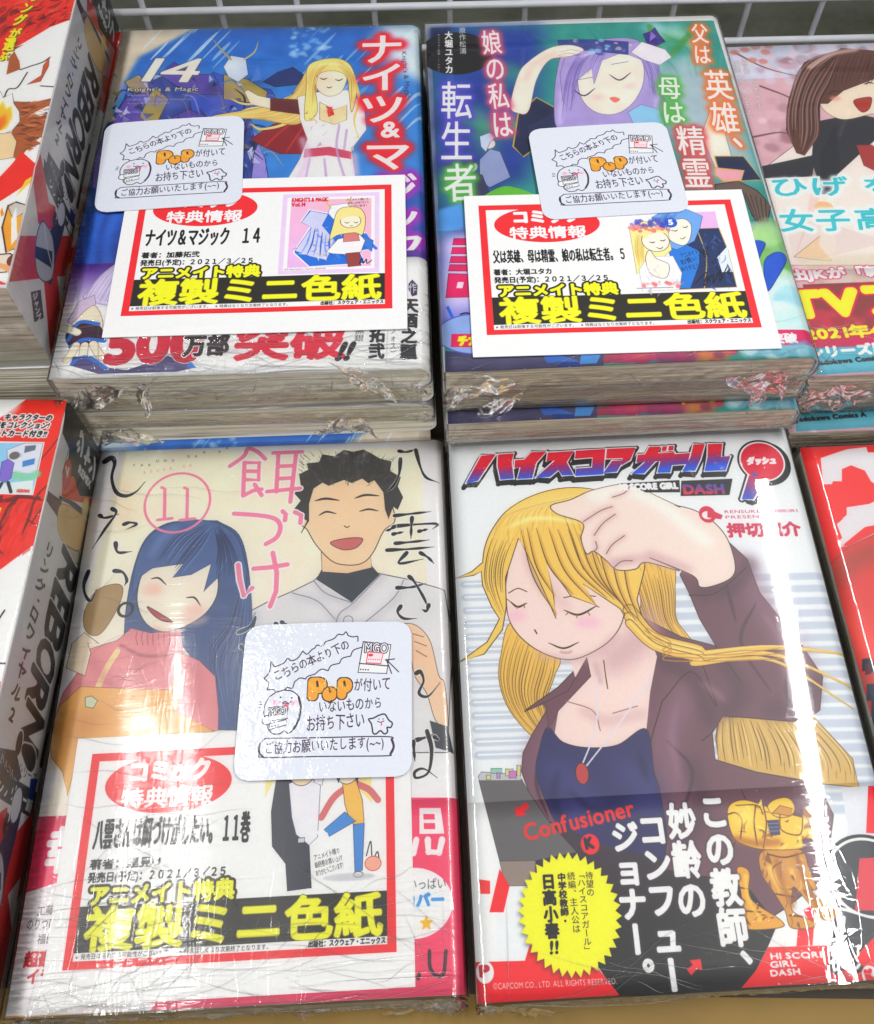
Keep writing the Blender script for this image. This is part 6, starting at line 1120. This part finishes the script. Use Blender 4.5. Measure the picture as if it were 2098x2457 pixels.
def book(name, label, cx, cy, rot, zb, t, img, pages, filmm=None, seed=1, w=BW, h=BH, r=None, band=None, sagamp=.03, spine=None, group=None, **fk):
    """a paperback whose base centre is at cx, cy, zb"""
    r = min(.42*t, .45) if r is None else r; sag = Sag(seed, sagamp)
    b = thing(name, label, 'comic book', cx, cy, zb, rot, group)
    page_block(w, h, t, r, pages, b, seed, sag)
    mats = [MP[img], MP[spine], BACKP] if spine else [MP[img], BACKP]
    wrap_sheet('cover', w, h, t-.004, r, -h/2, h/2, 0, sag, mats, b, spine=bool(spine))
    if band: wrap_sheet('paper_band', w, h, t-.004, r, -h/2+.01, h/2-band, .028, sag, [MP[img], BACKP], b, thick=.014, x0=-w/2+.02)
    if filmm: film(w, h, t, r, filmm, b, seed*1.7, sag, **fk)
    return b
def slab(name, label, cat, w, h, x, y, z, rot, m, rad=0, thick=.03, bend=0.0, group=None, tilt=(0, 0)):
    n = 24
    xs = np.linspace(-w/2, w/2, n); ys = np.linspace(-h/2, h/2, n); V, UV = [], []
    for top in (1, 0):
        for b in ys:
            for a in xs:
                X, Y = a, b
                if rad:      # pull the corner nodes onto the rounded outline
                    ex, ey = max(abs(a)-(w/2-rad), 0), max(abs(b)-(h/2-rad), 0); L = math.hypot(ex, ey)
                    if L > rad: k = rad/L; X, Y = math.copysign(w/2-rad+ex*k, a), math.copysign(h/2-rad+ey*k, b)
                Z = (thick if top else 0)+bend*(1-math.cos(X/w*2.2))*1.5+tilt[0]*X+tilt[1]*Y+.006*math.sin(X*1.1+Y*.7)
                V.append((X, Y, Z)); UV.append((X/w+.5, Y/h+.5))
    F = gridf(n, n)+gridf(n, n, n*n, flip=True); N2 = n*n
    per = [i for i in range(n)]+[j*n+n-1 for j in range(1, n)]+[(n-1)*n+i for i in range(n-2, -1, -1)]+[j*n for j in range(n-2, 0, -1)]
    MI = [0]*len(F)
    for a, b in zip(per, per[1:]+per[:1]): F.append((b, a, a+N2, b+N2)); MI.append(1)
    ob = mesh(name, V, F, [m, WHITE], None, UV, MI, smooth=False)
    ob.location = (x*CM, y*CM, z*CM); ob.rotation_euler = (0, 0, rot); ob['label'] = label; ob['category'] = cat
    if group: ob['group'] = group
    return ob
def R(d): return math.radians(d)
def bandv(k, pt): p = IM[k]; use(p, {'magic': CA, 'hero': CB, 'teacher': CC, 'feeding': CD, 'blossom': quad(*GP)}[k]); return float(p.m(pt)[0, 1]/p.k)

def folds(parent, t, n, seed, sag, x0=-6.2, x1=6.2, near=2.2, top=.6, lift=.06, ang=.35, front=.3, length=(1.5, 6)):
    """pinched creases of the film, each a thin raised bead"""
    rn = random.Random(seed); V, F = [], []
    for q in range(n):
        L = rn.uniform(*length); a = rn.gauss(0, ang)+(math.pi/2 if rn.random() < .12 else 0); x, s0 = rn.uniform(x0, x1), rn.uniform(0, 1)
        on_top = rn.random() < top; y = -BH/2+near*rn.random()**1.6 if on_top else 0; z = t*rn.uniform(.05, .95); rad = rn.uniform(.006, .014); ph = rn.uniform(0, 6); pts = []
        for i in range(15):
            u = i/14-.5; dx = L*u*math.cos(a); dv = L*u*math.sin(a)+.06*math.sin(u*9+ph)
            X = x+dx
            if abs(X) > BW/2-.05: continue
            if on_top:
                Y = y+dv
                if not -BH/2-.02 < Y < BH/2: continue
                pts.append((X, Y, t+lift+.012+sag(X, Y)))
            else:
                Z = z+dv*.5
                if not .05 < Z < t: continue
                pts.append((X, -BH/2-.09-front*.5*math.sin(Z/t*math.pi)-.03*math.sin(u*7), Z))
        if len(pts) < 4: continue
        for i, c in enumerate(pts):
            r = rad*math.sin(math.pi*(i+.4)/(len(pts)-.2))+.001; d = (Vector(pts[min(i+1, len(pts)-1)])-Vector(pts[max(i-1, 0)])).normalized(); u1 = d.orthogonal().normalized(); u2 = d.cross(u1)
            for k in range(6): th = k*math.pi/3; V.append(tuple(Vector(c)+r*(u1*math.cos(th)+u2*math.sin(th))))
        b = len(V)-len(pts)*6
        for i in range(len(pts)-1):
            for k in range(6): F.append((b+i*6+k, b+i*6+(k+1) % 6, b+i*6+6+(k+1) % 6, b+i*6+6+k))
    o = mesh('film_crease', V, F, CREASE, parent); o['kind'] = 'stuff'; return o
def flap(parent, x, y, z, w, h, seed, ang=0):
    """a gathered tail of film hanging off a corner of the bag"""
    nx, ny = 34, 22; V, UV = [], []; ca, sa = math.cos(ang), math.sin(ang)
    for j in range(ny):
        for i in range(nx):
            a, b = i/(nx-1)-.5, j/(ny-1); fan = .45+.75*b+.2*math.sin(a*5+seed)
            r1 = ridge(Vector((a*3.2, b*1.1, seed)), 1.1); r2 = mnoise.noise(Vector((a*4, b*3, seed+9)))
            X, Z = a*w*1.5*fan+.12*r2, -b*h*(1+.25*math.sin(a*7+seed*2)); Y = -.05-.11*r1*(.3+b)-.12*math.sin(b*2.4)+.08*r2
            V.append((x+X*ca-Z*sa, y+Y, z+X*sa+Z*ca)); UV.append((.5, .5))
    return mesh('film_tail', V, gridf(nx, ny), FILM_C, parent, UV)

# ------------------------------------------------------------------ the setting
def box(name, x0, x1, y0, y1, z0, z1, m):
    V = [(x, y, z) for z in (z0, z1) for y in (y0, y1) for x in (x0, x1)]
    o = mesh(name, V, [(0, 2, 3, 1), (4, 5, 7, 6), (0, 1, 5, 4), (2, 6, 7, 3), (0, 4, 6, 2), (1, 3, 7, 5)], m, smooth=False); return o
table = box('display_table', -60, 60, -14, 42.2, -3, -.02, plain_mat('table_top_gap_shade', (46, 38, 28), .6, scale=9, c2=(58, 48, 36))); table['label'] = 'display table top, coloured dark for the shade in the gaps between the comics'; table['category'] = 'table'  # dark base colour stands in for the shade between the stacks
board = box('front_board', -60, 60, -13.6, .25, -.02, -.004, plain_mat('ochre_board', (120, 92, 26), .55, scale=9, c2=(142, 110, 36), bump=.15)); board['label'] = 'ochre board along the near edge, in front of the comics'; board['category'] = 'board'
floor = box('floor', -220, 220, -60, 260, -78, -75, plain_mat('floor_tiles', (66, 68, 48), .6, scale=5.5, c2=(108, 108, 94))); floor['kind'] = 'structure'
wire_m = plain_mat('grey_coated_wire', (196, 198, 206), .35, scale=40, c2=(210, 212, 220))
grid = thing('wire_grid_panel', 'pale grey wire grid panel standing behind the back row of comics', 'wire panel', 0, 39.5, 0, .055)
def rod(p0, p1, rad):
    p0, p1 = Vector(p0), Vector(p1); d = (p1-p0).normalized(); a = d.orthogonal().normalized(); b = d.cross(a); V = []
    for p in (p0, p1):
        for k in range(10): th = k*math.pi/5; V.append(tuple(p+rad*(a*math.cos(th)+b*math.sin(th))))
    return mesh('wire', V, [(k, (k+1) % 10, 10+(k+1) % 10, 10+k) for k in range(10)]+[tuple(range(10))[::-1], tuple(range(10, 20))], wire_m, grid)
for k in range(-9, 12): rod((-.76+3.46*k, 0, -.1), (-.76+3.46*k, 0, 11), .14)
for z in (.1, 2.3, 4.5, 6.7, 8.9): rod((-32, -.22, z), (37.5, -.22, z), .165)

# ------------------------------------------------------------------ the stacks
ga, gb, gc = 'copies of the blue magic comic in the back left stack', 'copies of the lavender-haired girl comic in the back right stack', 'copies of the cherry blossom comic at the right edge'
A0 = (-7.94, 27.42, R(2.9)); B0 = (5.20, 27.79, R(3.7)); C0 = (6.48, 9.49, R(3.6)); D0 = (-6.56, 8.96, R(3.2))
bk_a = book('comic_book', 'wrapped blue comic numbered 14 on top of the back left stack', A0[0], A0[1], A0[2], 4.19, 1.04, 'magic', PAGES2, FILM_A, 11, band=bandv('magic', R3([(510, 690)])), group=ga, front=.22, crumple=.16, drop=1.9, top_amp=.010)
for i, (dx, dy, dr, zb, sd, lb) in enumerate(((.06, .02, .2, 3.15, 12, 'second copy down in the back left stack, just under the blue comic'), (.12, -.06, -.3, 2.08, 13, 'third copy from the top of the back left stack, spine poking out slightly right'), (.1, .06, .4, 1.04, 14, 'fourth copy down in the back left stack, resting on the turned one'))):
    book('comic_book', lb, A0[0]+dx, A0[1]+dy, A0[2]+R(dr), zb, 1.04, 'magic', PAGES, FILM_A if i == 1 else None, sd, sagamp=.012, group=ga, front=.12, crumple=.09)
book('comic_book', 'lowest back left copy, turned round so a blue strip of its cover shows', A0[0]-.1, A0[1]-.34, A0[2]+math.pi+R(.3), 0, 1.03, 'magic', PAGES, None, 15, sagamp=.0, group=ga)
bk_b = book('comic_book', 'wrapped comic with lavender-haired girl cover on top of the back right stack', B0[0], B0[1], B0[2], 4.29, 1.25, 'hero', PAGES3, FILM_S, 21, band=bandv('hero', R5([(275, 450)])), group=gb, front=.14, crumple=.14, drop=1.5, top_amp=.006)
book('comic_book', 'second copy in the back right stack, directly under the lavender-haired girl cover', B0[0]+.02, B0[1]+.03, B0[2]-R(.3), 3.04, 1.25, 'hero', PAGES3, FILM_S, 22, sagamp=.012, group=gb)
book('comic_book', 'third back right copy, pushed forward so a dark and red strip shows', B0[0]+.05, B0[1]-.46, B0[2]+R(.2), 1.70, 1.34, 'hero', PAGES3, FILM_S, 23, sagamp=.012, group=gb)
book('comic_book', 'lowest copy of the back right stack above the top edge of the white comic', B0[0], B0[1]+.1, B0[2], 0, 1.68, 'hero', PAGES3, None, 24, sagamp=.0, group=gb)
bk_c = book('comic_book', 'white comic with blonde woman in mauve jacket and yellow starburst, front right', C0[0], C0[1], C0[2], 0, 1.35, 'teacher', PAGES2, FILM_S, 31, band=bandv('teacher', Q7([(1400, 560)])), sagamp=.006, front=.12, crumple=.08, top_amp=.0015)
bk_d = book('comic_book', 'wrapped cream comic numbered 11 with smiling couple, front left', D0[0], D0[1], D0[2], 0, .99, 'feeding', PAGES2, FILM_W, 41, band=bandv('feeding', Q5([(430, 690)])), sagamp=.012, front=.2, crumple=.16, lift=.085, top_amp=.007, spread=5, wav=.012)
def corner_pose(x, y, rot, w=BW, right=False):
    s = -1 if right else 1; c, sn = math.cos(rot), math.sin(rot); lx, ly = s*w/2, -BH/2
    return x+lx*c-ly*sn, y+lx*sn+ly*c
gx, gy = corner_pose(GP[0], GP[1], GP[2])
bk_g = book('comic_book', 'pink cherry blossom comic with teal title on top of the stack at the right edge', gx, gy, GP[2], 2.30, 1.25, 'blossom', PAGES3, FILM_S, 51, band=bandv('blossom', R6([(1260, 740)])), group=gc, front=.1, crumple=.1)
book('comic_book', 'second copy of the cherry blossom comic, under the top one at the right edge', gx-.05, gy+.05, GP[2], 1.05, 1.25, 'blossom', PAGES3, FILM_S, 52, sagamp=.01, group=gc)
book('comic_book', 'lowest cherry blossom comic, slid forward so its teal cover strip shows', gx-.1, gy-.85, GP[2], 0, 1.04, 'blossom', PAGES3, FILM_S, 53, sagamp=.01, group=gc)
hx, hy = corner_pose(HP[0]+.05, HP[1], HP[2])
book('comic_book', 'bright red comic with blocky white pixel numeral beside the white comic', hx, hy, HP[2], 0, 1.33, 'pixel', PAGES2, FILM_S, 61, sagamp=.02)
go = 'thick red and white omnibus comics at the left edge'
ex, ey = corner_pose(EP[0], EP[1], EP[2], right=True)
book('omnibus_comic', 'thick omnibus with orange flame cover and tilted spine, top of the back left edge', ex, ey, EP[2], 4.39, 4.12, 'omniflame', PAGES2, FILM_O, 71, r=.06, sagamp=.02, spine='omspine', group=go, front=.05, crumple=.03, lift=.03, top_amp=.003)
ex, ey = corner_pose(EP[0]+.42, EP[1]-.1, R(2.95), right=True)
book('omnibus_comic', 'lower omnibus under the flame cover, only a red edge strip of it showing', ex, ey, R(2.95), 0, 4.38, 'omniflame', PAGES2, None, 72, r=.06, sagamp=.0, spine='omspine', group=go)
fx, fy = corner_pose(FP[0]-.14, FP[1], FP[2], right=True)
book('omnibus_comic', 'thick wrapped omnibus with postcard picture and black spine top, front left edge', fx, fy, FP[2], 0, 4.516, 'omnibus', PAGES2, FILM_O, 73, r=.06, sagamp=.02, spine='omspine', group=go, front=.05, crumple=.05, lift=.03, top_amp=.004)

for bk, x, z, w, h, sd, an in ((bk_a, -5.2, .75, 1.9, .8, 1, .5), (bk_a, -3.6, .5, 1.6, .5, 2, 1.2), (bk_a, -4.9, -1.9, 1.6, 1.0, 3, .2), (bk_a, 4.6, .8, 1.8, .6, 4, -.9), (bk_a, 3.4, -1.6, 1.2, .9, 5, -.2),
                              (bk_b, -5.6, .9, 1.6, .9, 6, .5), (bk_b, -5.0, -.6, 1.7, .7, 7, .9), (bk_b, 5.2, .7, 2.0, 1.2, 8, -.6), (bk_b, 5.0, -.5, 1.4, .8, 9, -1.1), (bk_g, -5.4, .8, 1.8, 1.3, 10, .3),
                              (bk_c, -5.4, .5, 1.8, .7, 11, .8), (bk_d, 5.6, .5, 1.6, .8, 12, -.5), (bk_d, 1.4, .5, 2.2, .6, 13, 1.4)):
    flap(bk, x, -BH/2-.12, z, w, h, sd, an)

folds(bk_a, 1.04, 60, 1, Sag(11, .03), near=2.0, front=.44, top=.55); folds(bk_b, 1.25, 44, 2, Sag(21, .03), near=1.6, front=.28, top=.5); folds(bk_c, 1.35, 26, 3, Sag(31, .006), near=1.2, top=.6)
folds(bk_d, .99, 70, 4, Sag(41, .012), near=3.2, top=.8, lift=.095, ang=.3); folds(bk_d, .99, 46, 5, Sag(41, .012), near=17, top=1, lift=.095, ang=.5, x1=-1.5, length=(1, 4)); folds(bk_g, 1.25, 26, 6, Sag(51, .03), x1=-1, near=3)

# ------------------------------------------------------------------ cards and notices
gk, gn = 'red-bordered bonus cards lying on the comics', 'rounded handwritten notice cards'
slab('bonus_card', 'red-bordered bonus card with picture of blonde figure in blue cape, on the blue comic', 'card', 10.5, 7.4, -7.34, 23.66, 5.23+.1, R(3.0), CARD['A'], rad=.02, group=gk)
slab('bonus_card', 'red-bordered bonus card with flower-crowned couple picture, on the back right stack', 'card', 10.5, 7.4, 5.42, 22.80, 5.54+.1, R(2.9), CARD['B'], rad=.02, group=gk)
slab('bonus_card', 'red-bordered bonus card under glossy film on the front left comic', 'card', 10.5, 7.4, -6.55, 3.77, .99+.035, R(3.5), CARD['D'], rad=.02, thick=.018, group=gk)
slab('notice_card', 'rounded handwritten notice card at the left of the blue comic', 'card', 5.5, 4.85, -11.35, 28.12, 5.23+.15, R(6.1), STICK, rad=.5, bend=-.03, tilt=(.004, -.006), group=gn)
slab('notice_card', 'rounded handwritten notice card below the lavender-haired girl face', 'card', 5.5, 4.85, 5.44, 27.72, 5.54+.15, R(5.7), STICK, rad=.5, bend=-.03, tilt=(0, -.006), group=gn)
slab('notice_card', 'rounded handwritten notice card with bright glare on its left side, front left comic', 'card', 5.55, 5.05, -4.26, 8.51, .99+.21, R(2.3), STICK, rad=.5, bend=-.10, tilt=(.002, -.004), group=gn)
